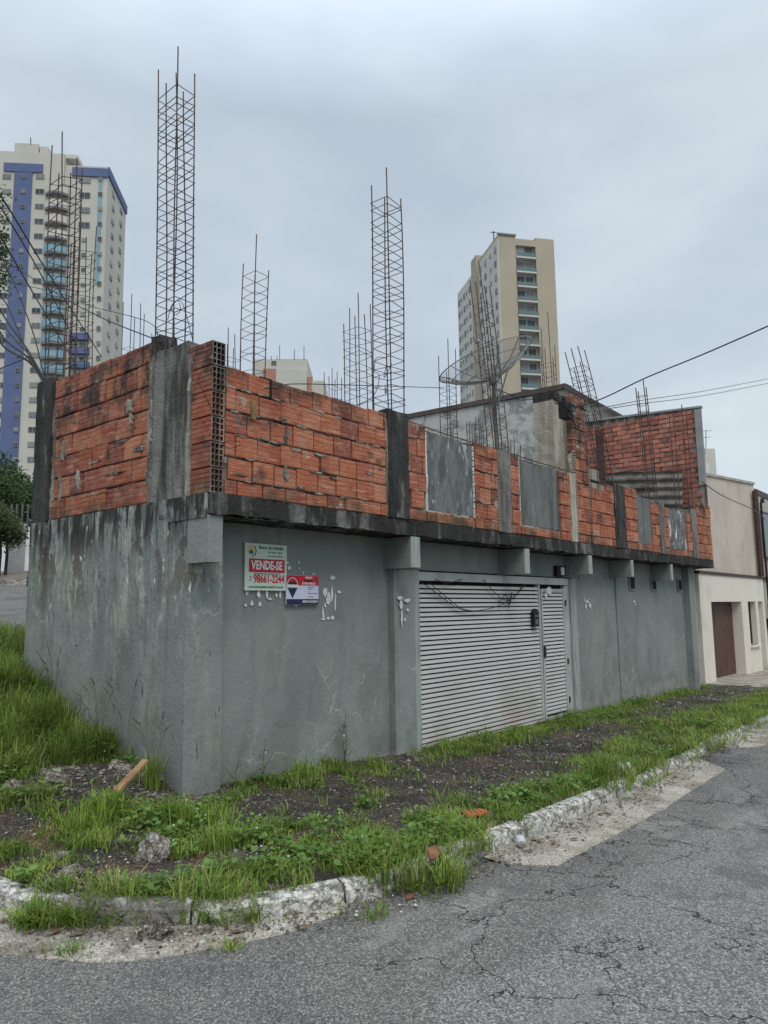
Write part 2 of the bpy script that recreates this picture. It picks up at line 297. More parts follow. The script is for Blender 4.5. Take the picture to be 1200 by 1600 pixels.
m = MT('gravel_grain', (.12, .115, .105), .95); m.mix(m.rng(m.geo.outputs['Random Per Island'], .45, 1), (.13, .125, .115), .9); m.mix(m.rng(m.geo.outputs['Random Per Island'], .86, .97), (.50, .48, .44), 1); m.mix(m.rng(m.geo.outputs['Random Per Island'], .5, .0), (.045, .04, .035), 1); MAT['gravel'] = m.done()
MAT['flower'] = plain('white_flower', (.75, .76, .70), .8)
MAT['tower_cream'] = plain('tower_cream', (.50, .485, .43), .9, 0, .05, .2); MAT['tower_white'] = plain('tower_white', (.60, .60, .59), .9, 0, .05, .2)
MAT['tower_blue'] = plain('tower_blue', (.11, .14, .26), .8, 0, .08, .3); MAT['tower_tan'] = plain('tower_tan', (.40, .355, .275), .9, 0, .05, .2)
MAT['tower_pale'] = plain('tower_pale', (.56, .54, .50), .9, 0, .05, .2); MAT['tower_yellow'] = plain('tower_yellow', (.50, .43, .27), .9, 0, .05, .2)
MAT['sky_glass'] = plain('light_blue_panel', (.21, .36, .44), .4, 0, .1, .3); m = MT('window_glass', (.07, .085, .095), .25); oi = m.n('ShaderNodeObjectInfo'); m.mix(m.rng(oi.outputs['Random'], .55, .8), (.30, .30, .28), .7); m.mix(m.rng(oi.outputs['Random'], .3, .1), (.03, .035, .04), .8); MAT['win_glass'] = m.done()
MAT['win_frame'] = plain('window_frame', (.34, .34, .33), .7); MAT['pink'] = plain('salmon_render', (.42, .21, .16), .9); MAT['ac'] = plain('grey_vent', (.2, .2, .2), .8)

# ------------------------------------------------------------------ object helpers
def tag(o, label=None, cat=None, group=None, kind=None):
    if label: o['label'] = label
    if cat: o['category'] = cat
    if group: o['group'] = group
    if kind: o['kind'] = kind
    return o
def empty(name, loc=(0, 0, 0), rz=0.0):
    o = bpy.data.objects.new(name, None); o.location = loc; o.rotation_euler = (0, 0, rz); o.empty_display_size = .2; COL.objects.link(o); return o
def link(name, me, parent=None, loc=(0, 0, 0), rot=(0, 0, 0), scale=(1, 1, 1)):
    o = bpy.data.objects.new(name, me); COL.objects.link(o); o.location = loc; o.rotation_euler = rot; o.scale = scale
    if parent: o.parent = parent
    return o
def mesh(name, verts, faces, mats, fm=None, smooth=False):
    me = bpy.data.meshes.new(name); me.from_pydata([tuple(v) for v in verts], [], faces)
    for k in (mats if isinstance(mats, (list, tuple)) else [mats]): me.materials.append(MAT[k] if isinstance(k, str) else k)
    if fm: me.polygons.foreach_set('material_index', fm)
    if smooth: me.polygons.foreach_set('use_smooth', [True] * len(me.polygons))
    me.update(); return me
class MB:
    def __init__(s): s.v = []; s.f = []; s.m = []
    def quadbox(s, P, mi=0):     # 8 points: bottom 4, top 4
        b = len(s.v); s.v += [tuple(p) for p in P]
        for q in ((0, 3, 2, 1), (4, 5, 6, 7), (0, 1, 5, 4), (1, 2, 6, 5), (2, 3, 7, 6), (3, 0, 4, 7)): s.f.append(tuple(b + i for i in q)); s.m.append(mi)
        return s
    def box(s, x0, y0, z0, x1, y1, z1, mi=0):
        return s.quadbox([(x0, y0, z0), (x1, y0, z0), (x1, y1, z0), (x0, y1, z0), (x0, y0, z1), (x1, y0, z1), (x1, y1, z1), (x0, y1, z1)], mi)
    def poly_prism(s, pts, d, mi=0):    # pts (3D polygon) extruded by vector d
        b = len(s.v); n = len(pts); d = Vector(d); s.v += [tuple(p) for p in pts] + [tuple(Vector(p) + d) for p in pts]
        s.f.append(tuple(range(b, b + n))[::-1]); s.f.append(tuple(range(b + n, b + 2 * n))); s.m += [mi, mi]
        for i in range(n): j = (i + 1) % n; s.f.append((b + i, b + j, b + n + j, b + n + i)); s.m.append(mi)
        return s
    def tube(s, pts, r, n=5, mi=0, r1=None, cap=True):
        pts = [Vector(p) for p in pts]; b = len(s.v); up = None
        for i, p in enumerate(pts):
            t = (pts[min(i + 1, len(pts) - 1)] - pts[max(i - 1, 0)]).normalized()
            a = t.orthogonal() if up is None else (up - t * up.dot(t))
            a = a.normalized() if a.length > 1e-5 else t.orthogonal().normalized(); up = a; c = t.cross(a)
            rr = r if r1 is None else r + (r1 - r) * i / max(1, len(pts) - 1)
            for k in range(n): q = 2 * math.pi * k / n; s.v.append(tuple(p + (a * math.cos(q) + c * math.sin(q)) * rr))
        for i in range(len(pts) - 1):
            for k in range(n): j = (k + 1) % n; s.f.append((b + i * n + k, b + i * n + j, b + (i + 1) * n + j, b + (i + 1) * n + k)); s.m.append(mi)
        if cap: s.f.append(tuple(b + k for k in range(n))[::-1]); s.f.append(tuple(b + (len(pts) - 1) * n + k for k in range(n))); s.m += [mi, mi]
        return s
    def me(s, name, mats, smooth=False): return mesh(name, s.v, s.f, mats, s.m, smooth)
    def build(s, name, mats, parent=None, smooth=False, **k): return link(name, s.me(name, mats, smooth), parent, **k)
def boxo(name, mat, parent, x0, y0, z0, x1, y1, z1): return MB().box(x0, y0, z0, x1, y1, z1).build(name, mat, parent)
def rough_box(name, mat, parent, x0, y0, z0, x1, y1, z1, amp=.012, step=.12, sc=5):   # plastered or cast piece with uneven faces
    bm = bmesh.new(); bmesh.ops.create_cube(bm, size=1)
    for v in bm.verts: v.co = Vector(((x0 + x1) / 2 + v.co.x * (x1 - x0), (y0 + y1) / 2 + v.co.y * (y1 - y0), (z0 + z1) / 2 + v.co.z * (z1 - z0)))
    for ax, ln in ((0, x1 - x0), (1, y1 - y0), (2, z1 - z0)):
        n = int(ln / step)
        for k in range(1, min(n, 120)):
            no = Vector((0, 0, 0)); no[ax] = 1; co = Vector((x0, y0, z0)); co[ax] += ln * k / n
            bmesh.ops.bisect_plane(bm, geom=bm.verts[:] + bm.edges[:] + bm.faces[:], plane_co=co, plane_no=no)
    for v in bm.verts:
        d = mnoise.noise_vector(v.co * sc) + mnoise.noise_vector(v.co * sc * 3) * .5; v.co += d * amp
    me = bpy.data.meshes.new(name); bm.to_mesh(me); bm.free(); me.materials.append(MAT[mat]); return link(name, me, parent)

# ================================================================== SETTING
def grid(name, xs, ys, hf, mat, keep=None):
    nx, ny = len(xs), len(ys); V = [(x, y, hf(x, y)) for y in ys for x in xs]; Fc = []
    K = np.ones((ny, nx), bool)
    if keep is not None:
        gx, gy = np.meshgrid(xs, ys); K = keep(gx, gy)
    for j in range(ny - 1):
        for i in range(nx - 1):
            if K[j, i] and K[j, i + 1] and K[j + 1, i] and K[j + 1, i + 1]: Fc.append((j * nx + i, j * nx + i + 1, (j + 1) * nx + i + 1, (j + 1) * nx + i))
    me = mesh(name, V, Fc, mat, None, True); return tag(link(name, me), kind='structure')
xs = np.concatenate([np.linspace(-600, -40, 8), np.linspace(-30, -5, 10), np.arange(-4.5, 20, .5), np.linspace(20, 60, 12), np.linspace(90, 900, 8)])
ys = np.concatenate([np.linspace(-600, -40, 8), np.linspace(-30, -6, 8), np.arange(-5.5, 12, .5), np.linspace(12, 60, 16), np.linspace(90, 900, 8)])
grid('road', xs, ys, lambda x, y: h_road(x, y) - (.0 if not (x > .8 and y > 6) else .3), 'asphalt')
grid('ground', np.arange(-2.3, 16.5, .09), np.arange(-2.75, 6.4, .09), h_soil, 'soil', lambda x, y: inside(x, y))
# kerb
kerb = tag(empty('kerb'), kind='structure')
seg = [0.0]
for a, b in zip(KP[:-1], KP[1:]): seg.append(seg[-1] + (b - a).length)
seg = np.array(seg)
def kp(s):
    s = min(max(s, 0), seg[-1] - .001); i = int(np.searchsorted(seg, s, side='right') - 1); t = (s - seg[i]) / (seg[i + 1] - seg[i]); p = KP[i].lerp(KP[i + 1], t)
    d = (KP[i + 1] - KP[i]).normalized(); return p, d
s = 0.0; total = seg[int(np.argmin(np.abs(KPx - 24)))]
while s < total:
    ln = random.uniform(.8, 1.05); mb = MB(); n = 7; rows = []
    p_mid, _ = kp(s + ln / 2); drop = random.uniform(-.008, .006) - (.055 * random.random() + .02 if p_mid.x > 4.3 else 0); wsh = random.uniform(-.006, .006)
    for k in range(n + 1):
        p, d = kp(s + .008 + (ln - .016) * k / n); nn = Vector((d.y, -d.x, 0))     # outward, to the road
        zr = h_road(p.x, p.y) - .12; zt = h_base(p.x, p.y) + .012 + drop; j = lambda a: random.uniform(-a, a)
        prof = [(-.075, zr), (-.075, zt - .005), (-.05, zt + .002), (.035, zt), (.07, zt - .03), (.095, zr)]
        if k in (0, n): prof[3] = (.03, zt - .012); prof[4] = (.058, zt - .045)
        rows.append([tuple(Vector((p.x, p.y, 0)) + nn * (o + wsh + j(.004)) + Vector((0, 0, z + j(.0035)))) for o, z in prof])
    b = 0; q = len(prof)
    for r in rows: mb.v += r
    for k in range(n):
        for i in range(q - 1): mb.f.append((k * q + i, k * q + i + 1, (k + 1) * q + i + 1, (k + 1) * q + i)); mb.m.append(0)
    mb.f.append(tuple(range(q))[::-1]); mb.f.append(tuple(n * q + i for i in range(q))); mb.m += [0, 0]
    mb.build('kerb_stone', 'kerb', kerb); s += ln
# gutter strip: three cast lengths with worn ends
gut = tag(empty('gutter'), kind='structure')
def gutter(x_from, x_to, s_from, s_to, w=.46, taper=(.25, .25)):
    n = int((s_to - s_from) / .12); V = []; Fc = []
    for k in range(n + 1):
        t = k / n; p, d = kp(s_from + (s_to - s_from) * t); nn = Vector((d.y, -d.x, 0))
        ww = w * min(1, .35 + t / max(taper[0], 1e-3), .15 + (1 - t) / max(taper[1], 1e-3)) + .02 * nz(p.x, p.y, 5, 2)
        for i, o in enumerate((.07, .07 + ww * .5, .07 + ww, .075 + ww)):
            q = Vector((p.x, p.y, 0)) + nn * o; z = h_road(q.x, q.y) + (.008 + .012 * (1 - i / 2) if i < 3 else -.03) + .004 * nz(q.x, q.y, 6); V.append((q.x, q.y, z))
    for k in range(n):
        for i in range(3): Fc.append((k * 4 + i, k * 4 + i + 1, k * 4 + 5 + i, k * 4 + 4 + i))
    link('gutter_slab', mesh('gutter_slab', V, Fc, 'gutter', None, True), gut)
def s_of(x, y): return float(seg[int(np.argmin((KPx - x) ** 2 + (KPy - y) ** 2))])
gutter(0, 0, s_of(-2.08, .8), s_of(-.42, -2.5), .40, (.01, .35))
gutter(0, 0, s_of(.85, -2.65), s_of(6.2, -2.56), .50, (.06, .10))
gutter(0, 0, s_of(7.2, -2.56), s_of(12, -2.56), .50, (.1, .2))
# concrete apron in front of the cream house
mb = MB(); n = 12
for k in range(n):
    xa, xb = 15.6 + k * .9, 15.6 + (k + 1) * .9 - .01
    mb.quadbox([(xa, -2.5, s0(xa) - .2), (xb, -2.5, s0(xb) - .2), (xb, 1.2, s0(xb) - .2), (xa, 1.2, s0(xa) - .2), (xa, -2.5, s0(xa) + .01), (xb, -2.5, s0(xb) + .01), (xb, 1.2, s0(xb) + .06), (xa, 1.2, s0(xa) + .06)])
tag(mb.build('pavement', 'gutter'), kind='structure')

# ================================================================== UNFINISHED BUILDING
B = tag(empty('unfinished_building'), 'unfinished grey corner building with bare red brick parapet and black mouldy slab edge', 'building')
FY = -.45; ZS = 2.82; ZB = 2.63
# ground floor walls
rough_box('corner_pilaster', 'weathered_wall_paint', B, .0, -.12, -.35, .42, .18, ZB, .006, .3, 2)
rough_box('front_wall', 'grey_wall_paint', B, .42, .0, -.4, 3.08, .2, ZB, .006, .2, 1.5)
rough_box('side_wall', 'weathered_wall_paint', B, -.013, .18, -.35, .2, 2.62, ZS - .03, .006, .2, 2)
rough_box('side_pilaster', 'weathered_wall_paint', B, -.045, 2.62, .4, .24, 2.98, ZS - .005, .006, .25, 2)
rough_box('side_beam', 'weathered_wall_paint', B, .0, -.12, ZB + .002, .2, .18, ZS - .003, .003, .2, 2)
rough_box('side_plaster', 'weathered_wall_paint', B, -.010, FY + .035, ZB - .03, .03, 2.62, ZS + .006, .005, .15, 4)
rough_box('gate_pilaster', 'grey_wall_paint', B, 3.08, -.10, -.4, 3.50, .18, 2.235, .006, .2, 2)
boxo('gate_jamb', 'trim', B, 3.502, -.06, -.4, 3.655, .16, 2.24)
boxo('gate_jamb', 'trim', B, 8.11, -.05, -.4, 8.33, .16, 2.23)
rough_box('lintel_wall', 'grey_wall_paint', B, 3.082, .02, 2.25, 8.6, .22, ZB, .005, .3, 2)
rough_box('front_wall', 'grey_wall_paint', B, 8.332, .0, -.4, 10.18, .2, 2.248, .006, .2, 1.5)
rough_box('front_wall', 'grey_wall_paint', B, 8.61, .003, 2.25, 10.18, .2, ZB, .004, .2, 1.5)
hole = MB()
rough_box('front_wall', 'grey_wall_paint', B, 10.23, .0, -.45, 14.25, .2, ZB, .006, .2, 1.5)
boxo('expansion_joint', 'dark', B, 10.18, .06, -.4, 10.23, .2, ZB)
rough_box('end_pilaster', 'grey_wall_paint', B, 14.25, -.16, -.45, 14.6, .2, ZB, .006, .25, 2)
boxo('end_pilaster', 'trim', B, 14.62, -.05, -.45, 15.05, .2, ZB)
for X in (11.04, 12.29, 14.0):      # three framed near-black boxes on the wall, painting the shade of square vent holes
    f = MB(); f.box(X - .12, -.03, 2.08, X + .12, -.008, 2.32).build('vent_opening_shade', 'dark', B)
    g = MB(); g.box(X - .15, -.034, 2.055, X - .12, -.008, 2.345).box(X + .12, -.034, 2.055, X + .15, -.008, 2.345).box(X - .12, -.034, 2.32, X + .12, -.008, 2.345).box(X - .12, -.034, 2.055, X + .12, -.008, 2.08).build('vent_frame', 'grey_wall_paint', B)
# slab with ragged edge
rough_box('floor_slab', 'slab', B, .0, FY, ZB + .004, 15.32, .9, ZS, .022, .10, 5)
P0 = MB(); P0.poly_prism([(.21, .9, ZB + .02), (15.2, .9, ZB + .02), (15.2, 9.5, ZB + .02), (5.0, 9.5, ZB + .02), (.21, 3.0, ZB + .02)], (0, 0, .17)).build('floor_slab', 'slab', B)
MB().poly_prism([(.21, .22, .1), (15.1, .22, -.4), (15.1, 9.4, -.4), (5.05, 9.4, -.4), (.21, 2.98, -.4)], (0, 0, 3.0)).build('rear_wall', 'grey_wall_paint', B)
# drips and ragged lip under the slab edge
mb = MB()
for k in range(70):
    X = random.uniform(.05, 15.1); wd = random.uniform(.1, .6); dz = random.uniform(.003, .016); mb.quadbox([(X, FY + .006, ZB), (X + wd, FY + .006, ZB), (X + wd, FY + .05, ZB), (X, FY + .05, ZB), (X, FY + .006, ZB + .012), (X + wd, FY + .006, ZB + .012), (X + wd, FY + .05, ZB + .012), (X, FY + .05, ZB + .012)]); n_v = len(mb.v); mb.v[n_v - 8] = (X + wd * .2, FY + .006, ZB - dz); mb.v[n_v - 7] = (X + wd * .8, FY + .006, ZB - dz * .6)
tag(mb.build('slab_lip', 'slab', B), kind='stuff')
# cantilever beams
for x0, x1, zb in ((-.002, .17, 2.19), (3.0, 3.19, 2.235), (5.80, 5.96, 2.235), (8.05, 8.2, 2.29), (9.95, 10.09, 2.29), (12.2, 12.34, 2.26)):
    rough_box('cantilever_beam', 'grey_wall_paint', B, x0, FY + .025, zb, x1, .05 if x0 > 0 else -.125, ZB - .01, .003, .2, 3)
    if x0 > 0: boxo('beam_end', 'trim', B, x0 + .006, FY + .008, zb + .006, x1 - .006, FY + .024, ZB - .012)

# ---- ribbed hollow clay block, unit length, shared
def block_mesh(name, L=1.0, H=.2, D=.11, ribs=4, mat='fired_clay'):
    pr = [(D, 0), (D, H)]
    top = [(0.004, H)]; st = H / ribs
    for i in range(ribs):
        z = H - st * i; top += [(0, z - st * .12), (0, z - st * .80), (.0028, z - st * .92)]
    prof = [(D, H)] + top + [(.004, 0), (D, 0)]
    n = len(prof); V = [(0, y, z) for y, z in prof] + [(L, y, z) for y, z in prof]; Fc = [tuple(range(n)), tuple(range(n, 2 * n))[::-1]]
    for i in range(n): j = (i + 1) % n; Fc.append((i, i + n, j + n, j))
    return mesh(name, V, Fc, mat)
BM = block_mesh('brick'); BM2 = block_mesh('brick_old', mat='old_fired_clay')
def wall_core(par, fr, u0, u1, z0, z1, t=.12, off=.026):
    if fr == 'F': return rough_box('mortar_bed', 'mortar', par, u0, FY + off, z0, u1, FY + t, z1, .011, .06, 9)
    return rough_box('mortar_bed', 'mortar', par, off, u0, z0, t, u1, z1, .011, .06, 9)
def run(par, fr, u0, u1, z0, z1, H=.225, L=.30, firstH=None, seed=0, top=None, me=None, joint=.017, proud=0.004, store=None):
    r = random.Random(seed); z = z0; row = 0; me = me or BM; st = []
    while z < z1 - .04:
        h = (firstH if (row == 0 and firstH) else H); h = min(h, z1 - z)
        off = (0 if row % 2 else .5) * L + r.uniform(-.05, .05); u = u0 - off
        while u < u1 - .015:
            l = L * r.uniform(.93, 1.07); a, b = max(u, u0), min(u + l, u1); u += l
            if b - a < .05: continue
            zt = z + h if top is None else min(z + h, top((a + b) / 2))
            if zt - z < .07: continue
            st.append((a, b, z, zt))
        z += h; row += 1
    out = []
    for a, b, z, zt in st:
        jj = r.uniform(.2, 1.5) * joint; d = r.uniform(-.008, .009) + proud
        sx = (b - a - jj); sz = (zt - z - joint * r.uniform(.5, 1.7)) / .2
        if fr == 'F': loc = (a + jj / 2, FY - d, z + .004); rot = (r.uniform(-.012, .012), r.uniform(-.014, .014), 0)
        else: loc = (-d, b - jj / 2, z + .004); rot = (0, r.uniform(-.012, .012), -math.pi / 2)
        if store is not None: store.append((loc, rot, (sx, 1, sz)))
        else: link('brick', me, par, loc, rot, (sx, 1, sz))
        out.append((a, b, z, zt))
    return out
# left (side) parapet
LP = rough = B
side_par = B
wall_core(B, 'S', .54, 2.58, ZS, 4.40)
topS = lambda u: 4.52 - .02 * u
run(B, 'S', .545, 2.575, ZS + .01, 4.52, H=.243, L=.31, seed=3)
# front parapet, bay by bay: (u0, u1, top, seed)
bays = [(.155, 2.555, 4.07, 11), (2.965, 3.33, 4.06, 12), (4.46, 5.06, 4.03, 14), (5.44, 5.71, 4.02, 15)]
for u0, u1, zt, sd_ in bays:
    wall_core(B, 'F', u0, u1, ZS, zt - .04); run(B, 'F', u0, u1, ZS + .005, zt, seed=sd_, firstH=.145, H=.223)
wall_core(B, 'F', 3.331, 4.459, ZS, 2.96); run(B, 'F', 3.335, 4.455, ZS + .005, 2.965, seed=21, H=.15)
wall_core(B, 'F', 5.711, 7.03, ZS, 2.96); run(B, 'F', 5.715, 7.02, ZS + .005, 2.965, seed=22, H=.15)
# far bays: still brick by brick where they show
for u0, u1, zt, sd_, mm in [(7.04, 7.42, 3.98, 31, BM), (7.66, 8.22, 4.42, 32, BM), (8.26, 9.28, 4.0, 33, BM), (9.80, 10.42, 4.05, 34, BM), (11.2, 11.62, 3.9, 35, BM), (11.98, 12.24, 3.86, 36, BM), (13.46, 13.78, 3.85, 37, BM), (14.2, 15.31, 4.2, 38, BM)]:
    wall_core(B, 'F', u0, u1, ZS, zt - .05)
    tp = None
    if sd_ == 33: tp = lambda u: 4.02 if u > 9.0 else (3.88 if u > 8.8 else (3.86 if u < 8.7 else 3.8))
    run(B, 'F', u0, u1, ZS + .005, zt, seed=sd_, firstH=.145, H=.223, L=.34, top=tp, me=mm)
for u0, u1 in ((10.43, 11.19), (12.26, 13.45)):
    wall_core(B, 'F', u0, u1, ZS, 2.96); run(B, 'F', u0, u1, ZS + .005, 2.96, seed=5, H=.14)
# broken ends of the blocks at the tall pier
mb = MB(); r_ = random.Random(4)
for X in (7.665, 8.21, 10.40, 5.07):
    z = ZS + .02
    while z < (4.4 if X in (7.665, 8.21) else 3.95): mb.box(X - .012, FY - .012, z, X + .018 + r_.uniform(0, .012), FY + .04, z + .026); z += .05
tag(mb.build('broken_brick_edge', 'mortar', B), kind='stuff')
# boards closing the window openings
def board(u0, u1, z0, z1, mat, corr=False, ragged=0.0, seed=1):
    n = max(12, int((u1 - u0) / (.02 if corr else .05))); r = random.Random(seed); V = []; Fc = []
    zs = [z0, z0 + (z1 - z0) * .33, z0 + (z1 - z0) * .66, None]
    for k in range(n + 1):
        u = u0 + (u1 - u0) * k / n; y = FY + .02 + (.012 * math.sin(k * 1.05) if corr else .006 * nz(u, 0, 4, seed)); zt = z1 - ragged * max(0, nz(u, 3, 3.5, seed) + .15) * 1.6
        for zz in zs: V.append((u, y, zt if zz is None else zz))
        for zz in zs: V.append((u, y + .02, zt if zz is None else zz))
    for k in range(n):
        a, b = k * 8, k * 8 + 8
        for i in range(3): Fc.append((a + i, b + i, b + i + 1, a + i + 1)); Fc.append((a + 4 + i, a + 5 + i, b + 5 + i, b + 4 + i))
        Fc.append((a + 3, b + 3, b + 7, a + 7)); Fc.append((a, a + 4, b + 4, b))
    Fc += [(0, 1, 5, 4), (1, 2, 6, 5), (2, 3, 7, 6)]; e = n * 8; Fc += [(e, e + 4, e + 5, e + 1), (e + 1, e + 5, e + 6, e + 2), (e + 2, e + 6, e + 7, e + 3)]
    o = link('window_board', mesh('window_board', V, Fc, mat), B); return o
o = board(3.345, 4.43, 2.985, 4.0, 'flaking_board', ragged=.16, seed=4); tag(o, 'dark grey window board with flaking white patches and a ragged top')
o = board(5.735, 7.01, 2.98, 3.97, 'board_grey', corr=True, ragged=.03, seed=2); tag(o, 'smooth dark grey window board with vertical streaks')
board(10.46, 11.17, 2.97, 3.93, 'board_grey', corr=True, seed=5)
o = board(12.3, 13.42, 2.97, 3.85, 'flaking_board', corr=True, ragged=.1, seed=7); tag(o, 'window board peeling to white at the far end of the parapet')
# white plaster reveal round the openings
r_ = random.Random(9); z = 2.97
RV = [MB(), MB(), MB()]
while z < 3.95: h = r_.uniform(.02, .09); RV[0].box(3.325, FY - .004, z, 3.345 + r_.uniform(0, .02), FY + .018, z + h); RV[1].box(4.436 - r_.uniform(0, .006), FY - .002, z, 4.450, FY + .018, z + h * .8); RV[2].box(5.712, FY - .002, z, 5.722, FY + .018, z + h * .9); z += h
for q in RV: tag(q.build('plaster_reveal', 'paper', B), kind='stuff')
# columns of the upper floor
def column(u0, u1, y0, y1, zt, mat, z0=ZS + .002, label=None):
    o = rough_box('column', mat, B, u0, y0, z0, u1, y1, zt, .012, .09, 7)
    if label: tag(o, label)
    return o
column(-.004, .30, -.085, .53, 4.36, 'corner_column_concrete', label='broad bare concrete corner column under the tallest rebar cage')
rough_box('column_cap', 'black_column_concrete', B, -.004, .42, 4.36, .2, .555, 4.55, .02, .05, 11)
column(-.05, .24, 2.60, 2.96, 4.56, 'black_column_concrete')
column(2.565, 2.955, FY - .02, -.1, 4.13, 'black_column_concrete', label='black stained column in the brick parapet')
column(5.07, 5.43, FY - .015, -.1, 4.02, 'grey_column_concrete')
column(7.43, 7.64, FY - .01, -.2, 4.0, 'cream_column_concrete')
column(7.84, 8.50, .0, .4, 5.45, 'cream_column_concrete', label='tall cream column rising behind the parapet'); rough_box('column_cap', 'black_column_concrete', B, 7.86, -.03, 5.45, 8.48, .4, 5.6, .02, .09, 8)
column(9.30, 9.78, FY - .01, -.2, 4.03, 'black_column_concrete'); column(11.64, 11.97, FY - .01, -.2, 3.92, 'grey_column_concrete'); column(13.8, 14.18, FY - .01, -.2, 3.98, 'grey_column_concrete')
# tall brick pier beside the cream column
wall_core(B, 'F', 8.2, 8.72, 4.0, 4.2); z = ZS; r_ = random.Random(2)
boxo('pier_core', 'mortar', B, 8.22, -.16, ZS, 8.70, .1, 5.5)
while z < 5.45:
    if z > 3.9: link('brick', BM2, B, (8.19, -.19, z), (0, 0, 0), (.27, 1, 1)); link('brick', BM2, B, (8.47, -.19, z + .0), (0, 0, 0), (.27, 1, 1))
    z += .215
# open-ended hollow blocks at the corner
def hollow():
    mb = MB(); W, D, H = .15, .345, .232; t = .012
    # outer shell (front is y=0)
    pr = [(0, 0), (0, H)]
    mb.box(0, 0, 0, t, D, H); mb.box(W - t, 0, 0, W, D, H); mb.box(t, 0, 0, W - t, D, t); mb.box(t, 0, H - t, W - t, D, H)
    for i in (1, 2): x = W * i / 3; mb.box(x - .004, .004, t, x + .004, D, H - t); mb.box(x - .005, -.002, t, x + .005, .003, H - t, 2)
    for i in (1, 2, 3): z = H * i / 4; mb.box(t, .006, z - .004, W - t, D, z + .004); mb.box(t, -.001, z - .005, W - t, .0035, z + .005, 2)
    mb.box(t, .05, t, W - t, D, H - t, 1)  # near-black filling paints the shade inside the open cells
    mb.box(0, -.003, 0, t, -.0005, H, 2); mb.box(W - t, -.003, 0, W, -.0005, H, 2); mb.box(t, -.003, 0, W - t, -.0005, t, 2); mb.box(t, -.003, H - t, W - t, -.0005, H, 2)
    for i in range(5): z = H * (i + .12) / 5; mb.box(-.0035, .0, z, -.0002, D, z + H / 5 * .76)
    return mb.me('hollow_brick', ['fired_clay', 'dark', 'mortar'])
HB = hollow()
for k in range(6):
    link('hollow_brick', HB, B, (.0 + random.uniform(-.004, .004), FY - .0, ZS + .006 + k * .243), (0, 0, random.uniform(-.01, .01)), (1, 1, 1.0))
rough_box('mortar_strip', 'mortar', B, -.012, -.155, ZS, .1, -.083, 4.2, .014, .05, 9); rough_box('mortar_strip', 'mortar', B, -.010, .525, ZS, .1, .575, 4.3, .014, .05, 9); rough_box('mortar_strip', 'mortar', B, -.010, 2.52, ZS, .1, 2.59, 4.2, .016, .05, 9); rough_box('mortar_strip', 'mortar', B, 2.53, FY - .008, ZS, 2.57, -.3, 4.0, .010, .05, 9)
# mortar lumps, smears and broken corners
def blob(name, loc, sc, mat, par=None, seed=0, sub=2, amp=.35):
    bm = bmesh.new(); bmesh.ops.create_icosphere(bm, subdivisions=sub, radius=1)
    for v in bm.verts: v.co *= 1 + amp * mnoise.noise(v.co * 1.6 + Vector((seed, seed * .7, 0))) + amp * .4 * mnoise.noise(v.co * 4 + Vector((0, seed, 0)))
    me = bpy.data.meshes.new(name); bm.to_mesh(me); bm.free(); me.materials.append(MAT[mat])
    return link(name, me, par, loc, (random.uniform(-.3, .3), random.uniform(-.3, .3), random.uniform(0, 6)) if par is None else (0, 0, 0), sc)
def smear(fr, px, py, a, b, seed):      # flat ragged smear of set mortar
    r = random.Random(seed); p = onY(px, py, FY) if fr == 'F' else onX(px, py, 0); n = 15; V = []; q0 = r.uniform(0, 6)
    for k in range(n):
        q = 2 * math.pi * k / n; f_ = r.uniform(.45, 1.15); u, w_ = math.cos(q) * a * f_, math.sin(q) * b * f_
        V.append((u, w_))
    mb = MB(); c_ = len(V); top_ = [(u * .8, w_ * .8) for u, w_ in V]
    P = lambda u, w_, d: (p.x + u, FY - d, p.z + w_) if fr == 'F' else (-d, p.y - u, p.z + w_)
    mb.v = [P(u, w_, .002) for u, w_ in V] + [P(u, w_, .011 + r.uniform(0, .007)) for u, w_ in top_] + [P(0, 0, .014)]
    for k in range(n): j = (k + 1) % n; mb.f += [(k, j, n + j, n + k), (n + k, n + j, 2 * n)]; mb.m += [0, 0]
    if fr != 'F': pass
    mb.build('mortar_patch', 'mortar', B)
for i, (px, py, a, b) in enumerate([(448, 676, .035, .09), (446, 690, .03, .06), (446, 740, .04, .11), (462, 703, .12, .025), (500, 712, .11, .02), (540, 778, .09, .02), (440, 655, .08, .025), (575, 740, .09, .018), (522, 748, .10, .02), (470, 762, .09, .016), (603, 690, .025, .12), (372, 742, .12, .02), (602, 610, .02, .06), (340, 680, .0, .0), (350, 720, .03, .05), (775, 790, .05, .09), (768, 745, .03, .1)]):
    if a: smear('F', px, py, a, b, i)
for i, (px, py, a, b) in enumerate([(203, 635, .10, .09), (205, 655, .05, .08), (123, 748, .07, .15), (98, 715, .09, .07), (234, 690, .05, .16), (232, 745, .06, .12), (94, 760, .05, .22), (180, 740, .22, .02), (150, 772, .26, .02), (190, 690, .2, .02), (150, 722, .18, .02), (120, 660, .12, .02), (237, 640, .03, .14), (100, 700, .04, .1), (215, 703, .12, .04)]):
    smear('S', px, py, a, b, i + 20)
